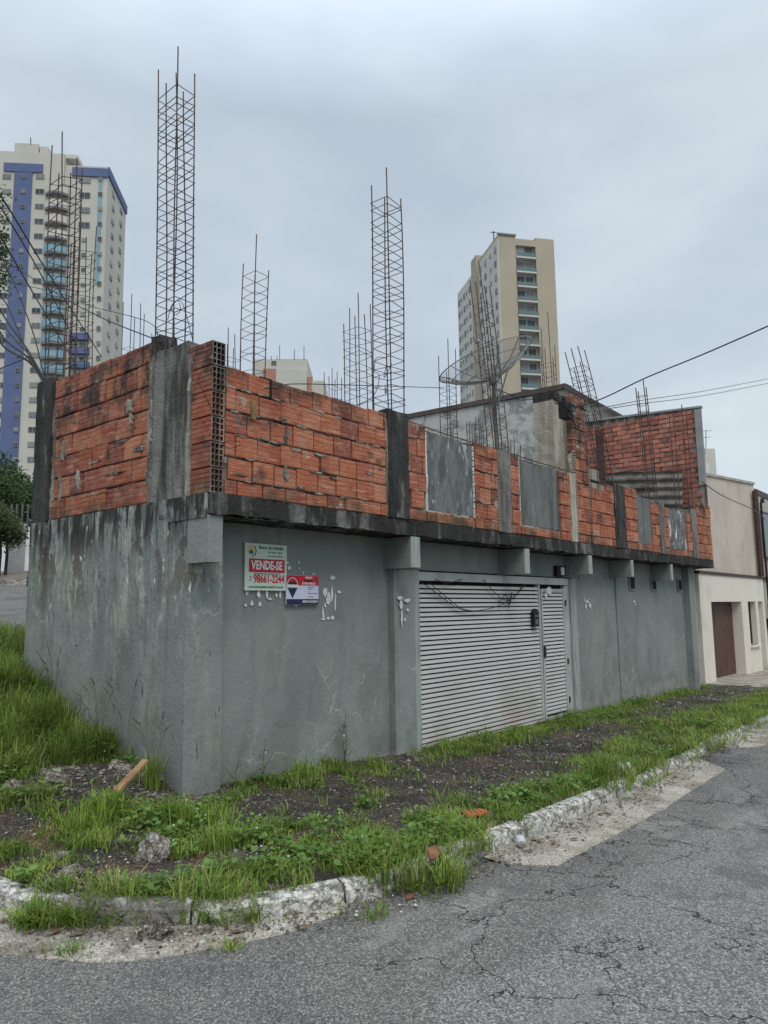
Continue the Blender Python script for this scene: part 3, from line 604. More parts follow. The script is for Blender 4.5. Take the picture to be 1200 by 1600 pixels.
for k in range(70):     # squeezed-out mortar along the joints
    r = random.Random(k + 100)
    if k < 45: smear('F', r.uniform(352, 600), 0, .01, .01, k) if 0 else None
    u = r.uniform(.2, 5.0); zz = ZS + .15 + .223 * r.randint(0, 4) + r.uniform(-.01, .01)
    if 3.3 < u < 4.46 or 2.5 < u < 3: continue
    pp = (u, zz); mb = MB(); n = 9; L_ = r.uniform(.05, .16); V = [(math.cos(6.283 * q / n) * L_ * r.uniform(.5, 1), math.sin(6.283 * q / n) * .014 * r.uniform(.5, 1.3)) for q in range(n)]
    mb.v = [(u + a_, FY - .001, zz + b_) for a_, b_ in V] + [(u + a_ * .8, FY - .012, zz + b_ * .7) for a_, b_ in V]
    for q in range(n): j = (q + 1) % n; mb.f.append((q, j, n + j, n + q)); mb.m.append(0)
    mb.f.append(tuple(range(n, 2 * n))); mb.m.append(0); mb.build('mortar_patch', 'mortar', B)
p = onY(416, 612, FY); boxo('missing_brick_shade', 'dark', B, p.x - .09, FY - .006, p.z - .06, p.x + .07, FY + .004, p.z + .14)  # near-black box over the bricks paints the shade of a hole
p = onY(395, 640, FY); boxo('wood_wedge', 'wood', B, p.x - .025, FY - .014, p.z - .1, p.x + .025, FY + .02, p.z + .09)
# long bars lying over the boarded openings, tied in the top course
mb = MB()
for dy, dz in ((0, 0), (.13, .0)):
    mb.tube([(2.95, FY + .05 + dy, 4.08), (4.0, FY + .06 + dy, 4.05), (5.1, FY + .05 + dy, 4.04), (5.6, FY + .04 + dy, 4.04), (7.7, FY + .05 + dy, 4.03)], .008, 4)
for k in range(24): x = 3.0 + k * .19; mb.tube([(x, FY + .04, 4.055), (x, FY + .2, 4.055)], .004, 3)
tag(mb.build('lintel_rebar', 'rebar', B), kind='stuff')
# ---- metal gate
gx0, gx1, gzt = 3.66, 8.1, 2.22
G = empty('garage_gate', (0, 0, 0)); G.parent = B
hd = boxo('gate_header', 'trim_metal', G, gx0 + .003, -.03, 2.11, gx1 - .02, .08, 2.225)
MB().quadbox([(gx0, .075, -.5), (gx1, .075, -.5), (gx1, .1, -.5), (gx0, .1, -.5), (gx0, .075, 2.2), (gx1, .075, 2.2), (gx1, .1, 2.2), (gx0, .1, 2.2)]).build('gate_gap_shade', 'dark', G)  # near-black sheet paints the shade seen between the slats
def slat_me(L):
    V = []; pr = [(.03, .0), (.0, .004), (.003, .037), (.032, .048)]
    for x in (0, L): V += [(x, y, z) for y, z in pr]
    return mesh('slat', V, [(0, 1, 2, 3)[::-1], (4, 5, 6, 7), (0, 4, 5, 1), (1, 5, 6, 2), (2, 6, 7, 3), (3, 7, 4, 0)], 'slat')
SM1 = slat_me(3.32); SM2 = slat_me(.74)
GS = ['slat_panel', 'wicket_door']; 
zz = -.24; k = 0
while zz < 2.07:
    if zz > -.3: link('slat', SM1, G, (gx0 + .03, -.005, zz), (0, random.uniform(-.0012, .0012), 0))
    if zz > -.06 and zz < 2.0: link('slat', SM2, G, (7.13, -.004, zz + .03), (0, random.uniform(-.0015, .0015), 0))
    zz += .0625; k += 1
for a, b, c, d in ((gx0, gx0 + .03, -.35, 2.1), (6.985, 7.04, -.3, 2.1), (7.075, 7.125, -.3, 2.03), (7.875, 7.93, -.3, 2.05), (7.94, 8.1, -.35, 2.1)): boxo('gate_stile', 'trim_metal', G, a, -.014, c, b, .06, d)
boxo('gate_rail', 'trim_metal', G, 7.126, -.013, -.16, 7.874, .06, -.06); boxo('gate_rail', 'trim_metal', G, 7.126, -.013, 2.0, 7.874, .05, 2.04)
MB().tube([(7.055, -.03, .95), (7.055, -.06, .97), (7.055, -.06, 1.08), (7.055, -.03, 1.1)], .01, 5).build('gate_handle', 'cable', G)
boxo('lock_plate', 'cable', G, 7.09, -.026, .9, 7.16, -.0145, 1.08)
for z in (1.75, .75, .1): boxo('hinge', 'cable', G, 7.93, -.03, z, 7.965, -.0145, z + .1)
mbx = tag(empty('letter_box', (6.78, -.03, 1.42)), 'small black letter box fixed to the slats left of the narrow gate door', 'letter box')
MB().box(-.08, -.045, 0, .08, .02, .22).poly_prism([(-.09, -.05, .22), (.09, -.05, .22), (.0, -.05, .29)], (0, .07, 0)).build('body', 'cable', mbx)
MB().box(-.07, -.052, .16, .07, -.0455, .185).build('slot', 'wire', mbx); MB().box(-.05, -.05, .04, .05, -.0455, .12).build('plate', 'wire', mbx)
lp = tag(empty('wall_lamp', (7.78, 0.0, 2.35)), 'small square lamp with white face on the wall above the narrow gate door', 'lamp')
MB().box(-.16, -.05, -.09, .16, .02, .09).build('housing', 'cable', lp); MB().box(-.02, -.062, -.065, .10, -.0505, .065).build('lens', 'white_print', lp)
# torn paper left on the walls
def paper(name, pts, label, cat='paper scraps', Y=-.012, group=None):
    mb = MB(); r = random.Random(len(label) + len(pts))
    for px, py, a, b in pts:
        p = onY(px, py, Y); n = r.choice((5, 6, 7)); ring = []
        for k in range(n): q = 2 * math.pi * k / n + r.uniform(-.3, .3); ring.append((p.x + math.cos(q) * a * r.uniform(.55, 1.1), Y, p.z + math.sin(q) * b * r.uniform(.6, 1.1)))
        mb.poly_prism(ring, (0, .004, 0))
    return tag(mb.build(name, 'paper'), label, cat)
paper('paper_scrap', [(386, 925, .02, .04), (404, 928, .03, .05), (417, 927, .018, .08), (421, 936, .04, .012), (432, 930, .02, .03), (438, 929, .015, .05), (384, 946, .02, .02), (394, 943, .025, .04), (406, 944, .022, .035), (388, 925, .012, .02)], 'torn white paper scraps left just below the VENDE-SE board', 'paper scraps')
paper('paper_scrap', [(449, 879, .025, .02), (452, 887, .04, .03), (467, 879, .02, .018), (468, 888, .016, .016), (474, 895, .014, .02), (490, 897, .022, .012), (496, 861, .008, .008), (563, 850, .01, .008)], 'small torn white paper flecks on the wall above the red and white sign', 'paper scraps')
paper('paper_scrap', [(520, 903, .05, .04), (508, 925, .06, .07), (513, 935, .05, .09), (519, 928, .02, .12), (505, 960, .02, .1), (506, 967, .05, .015), (513, 966, .03, .02), (520, 965, .035, .03), (524, 940, .015, .14), (530, 925, .04, .018), (508, 946, .02, .03)], 'large torn outline of a stripped white poster on the grey wall right of both signs', 'poster remains')
paper('paper_scrap', [(627, 945, .05, .08), (636, 938, .10, .03), (628, 965, .025, .14), (637, 953, .03, .02), (633, 968, .02, .03), (626, 934, .07, .03)], 'curved torn white paper on the pilaster beside the gate', 'poster remains', -.125)
paper('paper_scrap', [(858, 923, .14, .07), (853, 930, .07, .06)], 'torn white paper stuck on the narrow gate door', 'paper', -.02)
paper('paper_scrap', [(918, 940, .08, .04), (922, 946, .05, .06), (916, 948, .03, .07), (920, 936, .03, .02), (914, 938, .02, .08)], 'torn white paper on the wall right of the gate', 'paper scraps')
paper('paper_scrap', [(991, 940, .06, .03), (993, 944, .03, .03)], 'small torn white scrap on the wall below the first vent hole', 'paper scraps')
for i, (px, py, Y) in enumerate([]): pass

# ================================================================== SIGNS
def text(par, s, x, z, size, mat, w=None, align='CENTER', name='lettering', bold=0.0, y=-.0125):
    c = bpy.data.curves.new(name, 'FONT'); c.body = s; c.size = size; c.align_x = align; c.align_y = 'CENTER'; c.extrude = .0006; c.offset = bold; c.resolution_u = 3
    o = bpy.data.objects.new(name, c); dg = None; COL.objects.link(o); bpy.context.view_layer.update()
    wd = o.dimensions.x; me = bpy.data.meshes.new_from_object(o.evaluated_get(bpy.context.evaluated_depsgraph_get())); bpy.data.objects.remove(o)
    me.materials.clear(); me.materials.append(MAT[mat]); sx = (w / wd) if w else 1
    return link(name, me, par, (x, y, z), (math.pi / 2, 0, 0), (sx, 1, 1))
a = onY(382, 848, -.02); b = onY(446, 923, -.02); W, H = .575, .485
sg = tag(empty('sale_sign', (a.x + W / 2, -.02, (a.z + b.z) / 2 + .0)), 'white and green for sale board with red VENDE-SE banner and phone number', 'sign')
boxs = lambda par, name, mat, x0, z0, x1, z1, y0, y1: MB().box(x0, y0, z0, x1, y1, z1).build(name, mat, par)
boxs(sg, 'board', 'pale_green_print', -W / 2, -H / 2, W / 2, H / 2, -.01, .006)
boxs(sg, 'banner', 'red_print', -.235, -.055, .255, .085, -.0115, -.0101)
text(sg, 'VENDE-SE', .01, .015, .125, 'white_print', .43, bold=.004); text(sg, '98661-2244', .04, -.125, .115, 'red_print', .42, bold=.003)
text(sg, 'www.buscadeimoveis23.com.br', .0, -.205, .034, 'green_print', .48, bold=.001); text(sg, 'Busca de Imóveis', .065, .205, .05, 'green_print', .34, bold=.001)
text(sg, 'São Paulo . Brasil', .12, .158, .03, 'green_print', .2); text(sg, 'Seu sonho residencial', .12, .118, .024, 'green_print', .21); text(sg, 'INTERMEDIAÇÃO | ADMINISTRAÇÃO', .01, -.07, .02, 'green_print', .36)
text(sg, 'TIM', -.215, -.105, .022, 'red_print', .03); 
def arc(par, name, mat, cx, cz, r, a0, a1, th, y=-.0115):
    mb = MB(); n = 14
    for k in range(n):
        q0, q1 = math.radians(a0 + (a1 - a0) * k / n), math.radians(a0 + (a1 - a0) * (k + 1) / n)
        P = [(cx + math.cos(q) * rr, y, cz + math.sin(q) * rr) for q, rr in ((q0, r - th), (q1, r - th), (q1, r), (q0, r))]; mb.poly_prism(P, (0, .0013, 0))
    return mb.build(name, mat, par)
arc(sg, 'logo', 'yellow_print', -.2, .165, .055, 40, 200, .014); arc(sg, 'logo', 'green_print', -.2, .165, .063, -90, 60, .012); arc(sg, 'logo', 'yellow_print', -.2, .165, .03, 0, 300, .016)
MB().poly_prism([(-.235, -.0117, .13), (-.175, -.0117, .13), (-.18, -.0117, .165), (-.205, -.0117, .18), (-.235, -.0117, .16)], (0, .0015, 0)).build('logo', 'green_print', sg)
arc(sg, 'logo', 'green_print', -.215, -.135, .016, 0, 360, .005)
a = onY(445, 899, -.03); b = onY(495, 944, -.03); W, H = .485, .32
s2 = tag(empty('sale_sign', (a.x + W / 2 + .015, -.03, (a.z + b.z) / 2)), 'small red, white and navy for sale sign with balloon emblem', 'sign')
boxs(s2, 'board', 'blue_white_print', -W / 2, -H / 2, W / 2, H / 2, -.01, .006); boxs(s2, 'banner', 'red_print', -W / 2 + .002, .05, W / 2 - .002, H / 2 - .002, -.0115, -.0101); boxs(s2, 'banner', 'navy_print', -W / 2 + .002, -H / 2 + .002, W / 2 - .002, -H / 2 + .062, -.0115, -.0101)
text(s2, 'VENDO', .09, .135, .034, 'white_print', .11, bold=.001); boxs(s2, 'print_bar', 'dark_red_print', .02, .092, .15, .112, -.0125, -.0116); text(s2, 'ÓTIMO PREÇO', .09, .07, .034, 'white_print', .21, bold=.001)
text(s2, 'RENATO SCHELIN', .11, -.127, .034, 'white_print', .23, bold=.001)
for k, (z, w_) in enumerate(((.03, .09), (.012, .07), (-.02, .03), (-.038, .15), (-.075, .09))): boxs(s2, 'print_line', 'navy_print', .075, z - .003, .075 + w_, z + .003, -.0112, -.0101)
cx = -.155
def disc_part(a0, a1, r, mat, cz, y):
    pts = [(cx + math.cos(math.radians(a0 + (a1 - a0) * k / 14)) * r, y, cz + math.sin(math.radians(a0 + (a1 - a0) * k / 14)) * r) for k in range(15)]; MB().poly_prism(pts, (0, .001, 0)).build('balloon_emblem', mat, s2)
disc_part(0, 180, .078, 'white_print', .055, -.0128); disc_part(0, 180, .068, 'dark_red_print', .058, -.0140); disc_part(25, 155, .06, 'red_print', .062, -.0152)
boxs(s2, 'balloon_emblem', 'white_print', cx - .078, .03, cx + .078, .056, -.0138, -.0128); MB().poly_prism([(cx - .072, -.0128, .022), (cx - .0, -.0128, -.09), (cx + .072, -.0128, .022)], (0, .001, 0)).build('balloon_emblem', 'navy_print', s2)
paper('paper_scrap', [(451, 942, .06, .03), (462, 945, .06, .02)], 'torn white paper edge showing below the navy foot of the red and white sign', 'paper scraps', -.012)

# ================================================================== REBAR CAGES
LAT = Vector((RM[0][0], RM[1][0], 0)).normalized()
def ribar(r, H, n=4): return MB().tube([(0, 0, 0), (0, 0, H)], r, n)
def cage(px, py, d, ptop, w, dp, nx, ny, pitch, lean=0.0, label='', z0=None, tips=.35, pxtop=None, seed=0, loops_to=1.0, rb=.007, rs=.0042, XY=None, rz=0.0, slant=.0):
    r = random.Random(seed)
    P = at(px, py, d) if XY is None else Vector((XY[0], XY[1], 0)); zb = z_at(P, py) if z0 is None else z0; zt = z_at(P, ptop)
    H = zt - zb; root = tag(empty('rebar_cage', (P.x, P.y, zb), rz), label, 'rebar cage', 'bare rebar cages standing above the brick parapet')
    lv = LAT * lean; M3 = Matrix.Rotation(-rz, 3, 'Z'); lv = M3 @ lv
    def off(z): t = z / H; return lv * (t * t * .6 + t * .4)
    pos = [(ix / (nx - 1) - .5, iy / (ny - 1) - .5) for ix in range(nx) for iy in range(ny) if ix in (0, nx - 1) or iy in (0, ny - 1)]
    for k, (ux, uy) in enumerate(pos):
        hh = H - (r.uniform(0, tips) if k else 0); wob = r.uniform(-.028, .028); pts = []
        for i in range(9): z = hh * i / 8; o = off(z); pts.append((ux * w + o.x + wob * math.sin(z * 1.3 + k), uy * dp + o.y, z))
        MB().tube(pts, rb, 4).build('rebar', 'rebar', root)
    e = .004; ring = [(-w / 2 - e, -dp / 2 - e), (w / 2 + e, -dp / 2 - e), (w / 2 + e, dp / 2 + e), (-w / 2 - e, dp / 2 + e)]
    sm = MB()
    for i in range(4):
        a_, b_ = ring[i], ring[(i + 1) % 4]; za, zb_ = (slant if i in (1, 2) else 0), (slant if (i + 1) % 4 in (1, 2) else 0); sm.tube([(*a_, za), (*b_, zb_)], rs, 3, cap=False)
    me = sm.me('stirrup', 'rebar'); z = .05
    while z < (H - tips) * loops_to:
        o = off(z); link('stirrup', me, root, (o.x, o.y, z + r.uniform(-.03, .03)), (r.uniform(-.10, .10), r.uniform(-.10, .10), r.uniform(-.02, .02))); z += pitch * r.uniform(.85, 1.15)
    return root, P, zb
cage(278, 540, 7, 92, .22, .33, 2, 3, .105, -.05, 'tallest rebar cage on the broad corner column at the left', XY=(.09, .30), z0=4.30, tips=.42, seed=1, rb=.0068, slant=.0, rs=.0048)
cage(98, 600, 9.6, 222, .25, .3, 2, 3, .14, -.03, 'tall leaning rebar cage at the far left end, in front of the blue striped tower', XY=(.12, 2.75), z0=4.5, tips=.5, seed=2, rs=.0055, slant=.05, rb=.008)
cage(122, 600, 10.6, 350, .26, .26, 2, 3, .13, .0, 'shorter rebar cage close behind the leaning one at the far left', z0=ZS, tips=.5, seed=3, slant=.05)
cage(212, 540, 13, 468, .42, .25, 3, 2, .2, .02, 'short rebar cage left of the tallest one, seen over the side parapet', z0=ZS, tips=.75, seed=4)
cage(393, 575, 9.8, 376, .22, .25, 2, 2, .14, .06, 'medium rebar cage over the first front bay, before the salmon building', z0=ZS, tips=.45, seed=5)
cage(361, 565, 12.5, 518, .26, .2, 3, 2, .2, .0, 'row of low rebar tips between the tallest cage and the medium one', z0=ZS, tips=.3, seed=6)
cage(521, 600, 14.5, 580, .30, .2, 3, 2, .2, .0, 'lowest rebar tips just right of the salmon building', z0=ZS, tips=.25, seed=7)
cage(562, 630, 10.6, 466, .27, .3, 3, 2, .13, -.04, 'dense rebar cage just left of the tall one on the black column', z0=ZS, tips=.4, seed=8)
cage(606, 645, 9, 275, .27, .27, 2, 2, .118, -.02, 'tall rebar cage standing on the black stained column', XY=(2.86, -.26), z0=4.1, tips=.35, seed=9, rb=.008, rs=.0052)
cage(702, 685, 12.5, 534, .22, .2, 2, 2, .14, .0, 'rebar cage behind the left rim of the dish', z0=ZS, tips=.6, seed=10)
cage(783, 700, 11.3, 415, .26, .2, 2, 3, .16, -.27, 'tall rebar cage leaning left behind the dish mast', z0=ZS, tips=.55, seed=11, rb=.008)
cage(743, 690, 14, 655, .26, .2, 4, 2, .12, .0, 'short dense rebar stub against the mottled grey wall, left of the mast', z0=ZS, tips=.1, seed=12)
cage(801, 705, 14, 682, .2, .2, 2, 2, .16, .0, 'short rebar stub against the mottled grey wall, right of the mast', z0=ZS, tips=.2, seed=13)
cage(880, 618, 12.5, 492, .17, .2, 3, 2, .14, -.02, 'rebar cage rising from the tall cream column', XY=(8.15, .2), z0=5.6, tips=.9, seed=14)
cage(952, 765, 14.3, 546, .26, .30, 2, 3, .15, -.55, 'long rebar cage leaning left, in front of the red party wall', z0=ZS, tips=.3, seed=15, rb=.010, rs=.006)
cage(1021, 785, 16, 596, .14, .18, 2, 2, .22, -.13, 'slim rebar cage in the middle of the red party wall', z0=ZS, tips=.3, seed=16, rb=.012, rs=.007)
cage(1070, 790, 17.6, 636, .3, .3, 2, 2, .42, -.02, 'sparse rebar cage at the right end of the parapet', z0=ZS, tips=.25, seed=17, rb=.012, rs=.008)
# loose tie wire tangled in the cages
def wire(name, pts, r, label, cat='cable', mat='cable', group=None, sag=0.0, n=14):
    P = [at(*p) for p in pts]; out = []
    for i in range(len(P) - 1):
        p0, p1, p2, p3 = P[max(i - 1, 0)], P[i], P[i + 1], P[min(i + 2, len(P) - 1)]
        for k in range(n):
            t = k / n; q = .5 * ((2 * p1) + (p2 - p0) * t + (2 * p0 - 5 * p1 + 4 * p2 - p3) * t * t + (3 * p1 - p0 - 3 * p2 + p3) * t ** 3)
            q.z -= sag * 4 * t * (1 - t) if len(P) == 2 else 0; out.append(q)
    out.append(P[-1]); o = MB().tube(out, r, 4).build(name, mat); return tag(o, label, cat, group)
wire('tie_wire', [(262, 500, 7.2), (268, 478, 7.2), (278, 470, 7.1), (282, 484, 7.2), (274, 492, 7.2), (268, 480, 7.2), (284, 472, 7.1), (302, 535, 7.2)], .0035, 'looped tie wire tangled low in the tallest rebar cage', 'wire')
wire('tie_wire', [(558, 633, 9), (580, 622, 9), (590, 605, 9), (592, 585, 9), (585, 580, 9), (588, 560, 9.1), (604, 562, 9.1), (600, 590, 9), (612, 568, 9)], .0045, 'dark tie wire curling through the cage on the black column', 'wire')
wire('tie_wire', [(348, 700, 6.6), (352, 690, 6.6), (372, 690, 6.55), (374, 696, 6.55), (358, 700, 6.6), (346, 690, 6.6), (330, 640, 6.5), (312, 600, 6.4)], .003, 'thin loop of wire hanging over the hollow corner blocks', 'wire')

# ================================================================== DISH
c = at(764, 577, 12.6); D = tag(empty('mesh_dish', tuple(c)), 'large mesh satellite dish tilted to the sky on a lattice mast', 'satellite dish')
mast_b = at(779, 700, 12.6)
RD = .84
ta = onP; 
# orientation: axis mostly up, tipped towards the right of the picture
right = Vector((RM[0][0], RM[1][0], RM[2][0])); upv = Vector((RM[0][1], RM[1][1], RM[2][1])); back = Vector((RM[0][2], RM[1][2], RM[2][2]))
ax = Vector((-right.x * .36 + back.x * .02, -right.y * .36 + back.y * .02, .95)).normalized()
e1 = (right - ax * right.dot(ax)).normalized(); e2 = ax.cross(e1)
def dp(r, q): return (e1 * math.cos(q) + e2 * math.sin(q)) * r + ax * (.34 * (r / RD) ** 2 - .17)
for rr in (RD, RD * .78, RD * .5, RD * .2): MB().tube([dp(rr, 2 * math.pi * k / 40) for k in range(41)], .012 if rr == RD else .007, 4, cap=False).build('hoop', 'dish', D)
for k in range(12): MB().tube([dp(RD * t, 2 * math.pi * k / 12 + .1) for t in (.08, .3, .55, .8, 1)], .008, 4).build('dish_rib', 'dish', D)
mb = MB()
for k in range(24): mb.tube([dp(RD * (.06 + .94 * k / 23), 2 * math.pi * j / 44) for j in range(45)], .0028, 3, cap=False)
for k in range(110): mb.tube([dp(RD * t, 2 * math.pi * k / 110) for t in (.15, .6, 1)], .0026, 3, cap=False)
tag(mb.build('wire_mesh', 'dish', D), kind='stuff')
foot = Vector((c.x, c.y, c.z)) ; 
MB().tube([tuple(-ax * .2), (mast_b.x - c.x, mast_b.y - c.y, ZS - c.z)], .035, 7).build('mast', 'rust_sheet', D)
MB().tube([tuple(-ax * .26), tuple(-ax * .12)], .08, 8).build('hub', 'dish', D)
MB().tube([tuple(-ax * .15), tuple(ax * .55)], .012, 5).build('feed_arm', 'dish', D); MB().tube([tuple(ax * .5), tuple(ax * .62)], .05, 8).build('feed_horn', 'dish', D)
MB().tube([tuple(e1 * .3 - ax * .12), (mast_b.x - c.x, mast_b.y - c.y, -.6)], .014, 5).build('brace', 'dish', D)

# ================================================================== CABLES
g1 = 'service cables running from the left edge to the corner of the building'
wire('cable', [(-30, 268, 11), (7, 315, 12), (73, 423, 15), (159, 558, 22)], .014, 'upper of two steep cables crossing the blue striped tower', group=g1)
wire('cable', [(-30, 290, 11), (6, 332, 12), (70, 440, 15), (120, 540, 22)], .012, 'lower of the two steep cables crossing the blue striped tower', group=g1)
wire('cable', [(-30, 330, 10), (2, 372, 11), (46, 448, 14), (84, 512, 18), (130, 590, 24)], .013, 'cable crossing the middle of the blue stripe', group=g1)
wire('cable', [(-20, 385, 10), (8, 407, 10), (91, 460, 9), (160, 497, 8), (237, 528, 7.2)], .006, 'thin cable reaching the corner column from the left', group=g1)
wire('cable', [(-20, 428, 10), (17, 441, 10), (100, 460, 9.4), (140, 478, 8.6), (233, 504, 7.4), (246, 540, 7.2)], .004, 'thinnest wire ending at the top of the corner column', group=g1)
for i, (a_, b_, r, lb) in enumerate([(455, 492, .016, 'uppermost strand of the cable bundle meeting the left end pillar'), (478, 508, .010, 'thin strand in the cable bundle at the left end pillar'), (497, 527, .018, 'thick black cable of the bundle at the left end pillar'), (512, 540, .020, 'lowest thick black cable of the bundle at the left end pillar')]):
    wire('cable', [(-25, a_ - 25, 10.4), (5, b_ + 0, 10.3), (46, 566 - (3 - i) * 5, 9.6), (74, 604, 9.0), (80, 612, 8.9)], r * .75, lb, group=g1)
wire('cable', [(-20, 445, 10.4), (10, 475, 10.3), (40, 545, 9.6), (60, 585, 9.2), (76, 606, 8.9)], .009, 'sagging cable left of the bundle at the end pillar', group=g1)
wire('cable', [(-20, 375, 10.4), (12, 420, 10.3), (50, 515, 9.6), (66, 575, 9.2), (78, 608, 8.9)], .008, 'steepest cable falling to the end pillar', group=g1)
wire('cable', [(-10, 580, 10), (30, 564, 9.8), (47, 556, 9.6)], .006, 'short stray cable left of the bundle', group=g1)
wire('cable', [(412, 607, 6.9), (440, 606, 7.1), (458, 600, 7.6), (560, 602, 9), (690, 606, 12.2)], .006, 'thin horizontal cable above the parapet running to the dish', mat='cable')
wire('cable', [(893, 640, 12.6), (945, 621, 12.5), (1010, 590, 12), (1100, 553, 11), (1215, 503, 10)], .011, 'thick black cable rising to the right over the party wall')
wire('cable', [(905, 645, 13), (1000, 626, 20), (1100, 611, 26), (1215, 589, 32)], .014, 'upper of two thin wires at the right', mat='wire')
wire('cable', [(905, 646, 13), (1000, 631, 20), (1100, 618, 26), (1215, 596, 32)], .014, 'lower of two thin wires at the right', mat='wire')
wire('cable', [(776, 608, 12.5), (800, 618, 12.5), (812, 625, 12.5), (862, 622, 12.8), (880, 624, 12.6)], .008, 'short cable from the dish mast to the cream column')
wire('cable', [(1096, 752, 16.5), (1130, 775, 18), (1180, 798, 20.5), (1195, 812, 21)], .012, 'thin cable sagging across the upper cream house', mat='wire')
for i, (pts) in enumerate([[(878, 634, 12.4), (890, 640, 12.2), (905, 634, 12.2), (915, 642, 12.2)], [(872, 640, 12.3), (885, 645, 12.2), (900, 665, 12.1)], [(868, 630, 12.3), (885, 636, 12.1), (895, 650, 12.1), (898, 668, 12)], [(875, 645, 12.2), (893, 639, 12.2), (900, 630, 12.3)]]):
    wire('cable', pts, .014, ['longest tangled cable end crossing from the cream column to the brick pier', 'cable end hanging down the right edge of the cream column', 'looped cable end drooping below the insulator rack', 'short cable end tied across the insulator rack'][i], group='cable ends tangled at the cream column')
rk = tag(empty('insulator_rack', tuple(at(882, 642, 12.25))), 'dark insulator rack with tied cables on the cream column', 'insulator'); MB().box(-.12, -.08, -.14, .12, .05, .14).build('bracket', 'cable', rk)
for k in range(3): MB().tube([(-.05 + .05 * k, -.12, -.1 + .09 * k), (.05 + .03 * k, -.12, -.08 + .09 * k)], .04, 8).build('insulator', 'wire', rk)
gg = 'loose cables hanging in front of the gate'
for pts, lb in [([(652, 905, 8.9), (680, 925, 9.3), (715, 950, 9.6), (745, 954, 9.9), (775, 948, 10.2), (800, 935, 10.5), (822, 912, 10.7)], 'longest black cable sagging in front of the gate slats'), ([(668, 908, 9), (700, 935, 9.4), (722, 951, 9.6), (748, 955, 9.9)], 'second black cable sagging beside the longest one'), ([(755, 905, 10.1), (775, 928, 10.2), (792, 938, 10.4), (806, 930, 10.6), (818, 912, 10.7)], 'knotted black cable near the gate middle'), ([(680, 905, 9.1), (700, 911, 9.3), (722, 905, 9.6)], 'short shallow loop of cable at the top left of the gate'), ([(780, 940, 10.3), (790, 930, 10.3), (796, 945, 10.4), (800, 925, 10.5), (794, 950, 10.4)], 'tight knot of cable hanging on the gate')]:
    P = [onY(p[0], p[1], -.05) for p in pts]; out = []
    for i in range(len(P) - 1):
        p0, p1, p2, p3 = P[max(i - 1, 0)], P[i], P[i + 1], P[min(i + 2, len(P) - 1)]
        for k in range(8):
            t = k / 8; out.append(.5 * ((2 * p1) + (p2 - p0) * t + (2 * p0 - 5 * p1 + 4 * p2 - p3) * t * t + (3 * p1 - p0 - 3 * p2 + p3) * t ** 3))
    out.append(P[-1]); tag(MB().tube(out, .006, 4).build('cable', 'cable'), lb, 'cable', gg)

# ================================================================== NEIGHBOURS
PWX = 15.32
N = tag(empty('brick_party_wall'), 'tall dull red brick party wall with grey strip down its right edge', 'wall')
def py(px, pyy): p = onX(px, pyy, PWX); return p
MB().poly_prism([(PWX + .012, .3, -.6), (PWX + .012, 3.9, -.6), (PWX + .012, 3.9, 6.98), (PWX + .012, -.40, 6.75), (PWX + .012, -.40, 2.85), (PWX + .012, .3, 2.85)], (.07, 0, 0)).build('mortar_bed', 'mortar', N)
fb = MB().box(0, 0, 0, .03, .235, .105).me('brick', 'far_clay'); far = MB(); cnt = 0; r_ = random.Random(6); z = 3.3; row = 0
while z < 6.7:
    y = -.17 - (row % 2) * .12
    while y < 3.6:
        hh = .105 * r_.uniform(.8, 1.1); yy = y + r_.uniform(-.02, .02); dd = r_.uniform(-.006, .006)
        vis = z > 5.25 and yy > -.2
        if vis and cnt < 296 and not (yy > 2.6): link('brick', fb, N, (PWX - .012 + dd, yy, z), (r_.uniform(-.02, .02), 0, 0), (1, 1, hh / .105)); cnt += 1
        elif yy > -.42: far.box(PWX - .012 + dd, yy, z, PWX + .018, yy + .235, z + hh)
        y += .25
    z += .128; row += 1
tag(far.build('brick', 'far_clay', N), kind='stuff')
boxo('render_strip', 'grey_render', N, PWX - .03, -.41, 4.75, PWX + .06, -.25, 6.72)
MB().poly_prism([(PWX - .04, -.43, 6.74), (PWX - .04, 3.92, 6.96), (PWX - .04, 3.92, 7.02), (PWX - .04, -.43, 6.79)], (.14, 0, 0)).build('coping', 'grey_render', N)
# corrugated sheet leaning on the party wall
cs = tag(empty('corrugated_sheets'), 'grey brown corrugated sheets stacked up the red party wall', 'metal sheet')
def sheet(y0, y1, z0, z1, X):
    mb = MB(); n = 44
    for k in range(n + 1):
        z = z0 + (z1 - z0) * k / n; x = X - .03 * math.sin(k * 1.15) - .35 * (1 - k / n)
        mb.v += [(x, y0, z), (x, y1, z + .1), (x + .01, y0, z), (x + .01, y1, z + .1)]
    for k in range(n): a = k * 4; mb.f += [(a, a + 1, a + 5, a + 4), (a + 2, a + 6, a + 7, a + 3), (a, a + 4, a + 6, a + 2), (a + 1, a + 3, a + 7, a + 5)]; mb.m += [0] * 4
    mb.build('sheet', 'rust_sheet', cs)
sheet(.12, 1.2, 3.3, 5.15, PWX - .1); sheet(1.16, 2.35, 3.3, 5.26, PWX - .13)
pl = tag(empty('timber_post'), 'dark timber post standing against the red party wall beside the leaning cage', 'post')
a = onX(940, 740, PWX - .5); MB().box(PWX - .55, a.y - .06, ZS, PWX - .4, a.y + .1, onX(940, 672, PWX - .5).z).build('post', 'brown_trim', pl)
MB().box(PWX - .6, a.y + .1, ZS, PWX - .42, a.y + .3, 5.4).build('panel', 'dark', pl)
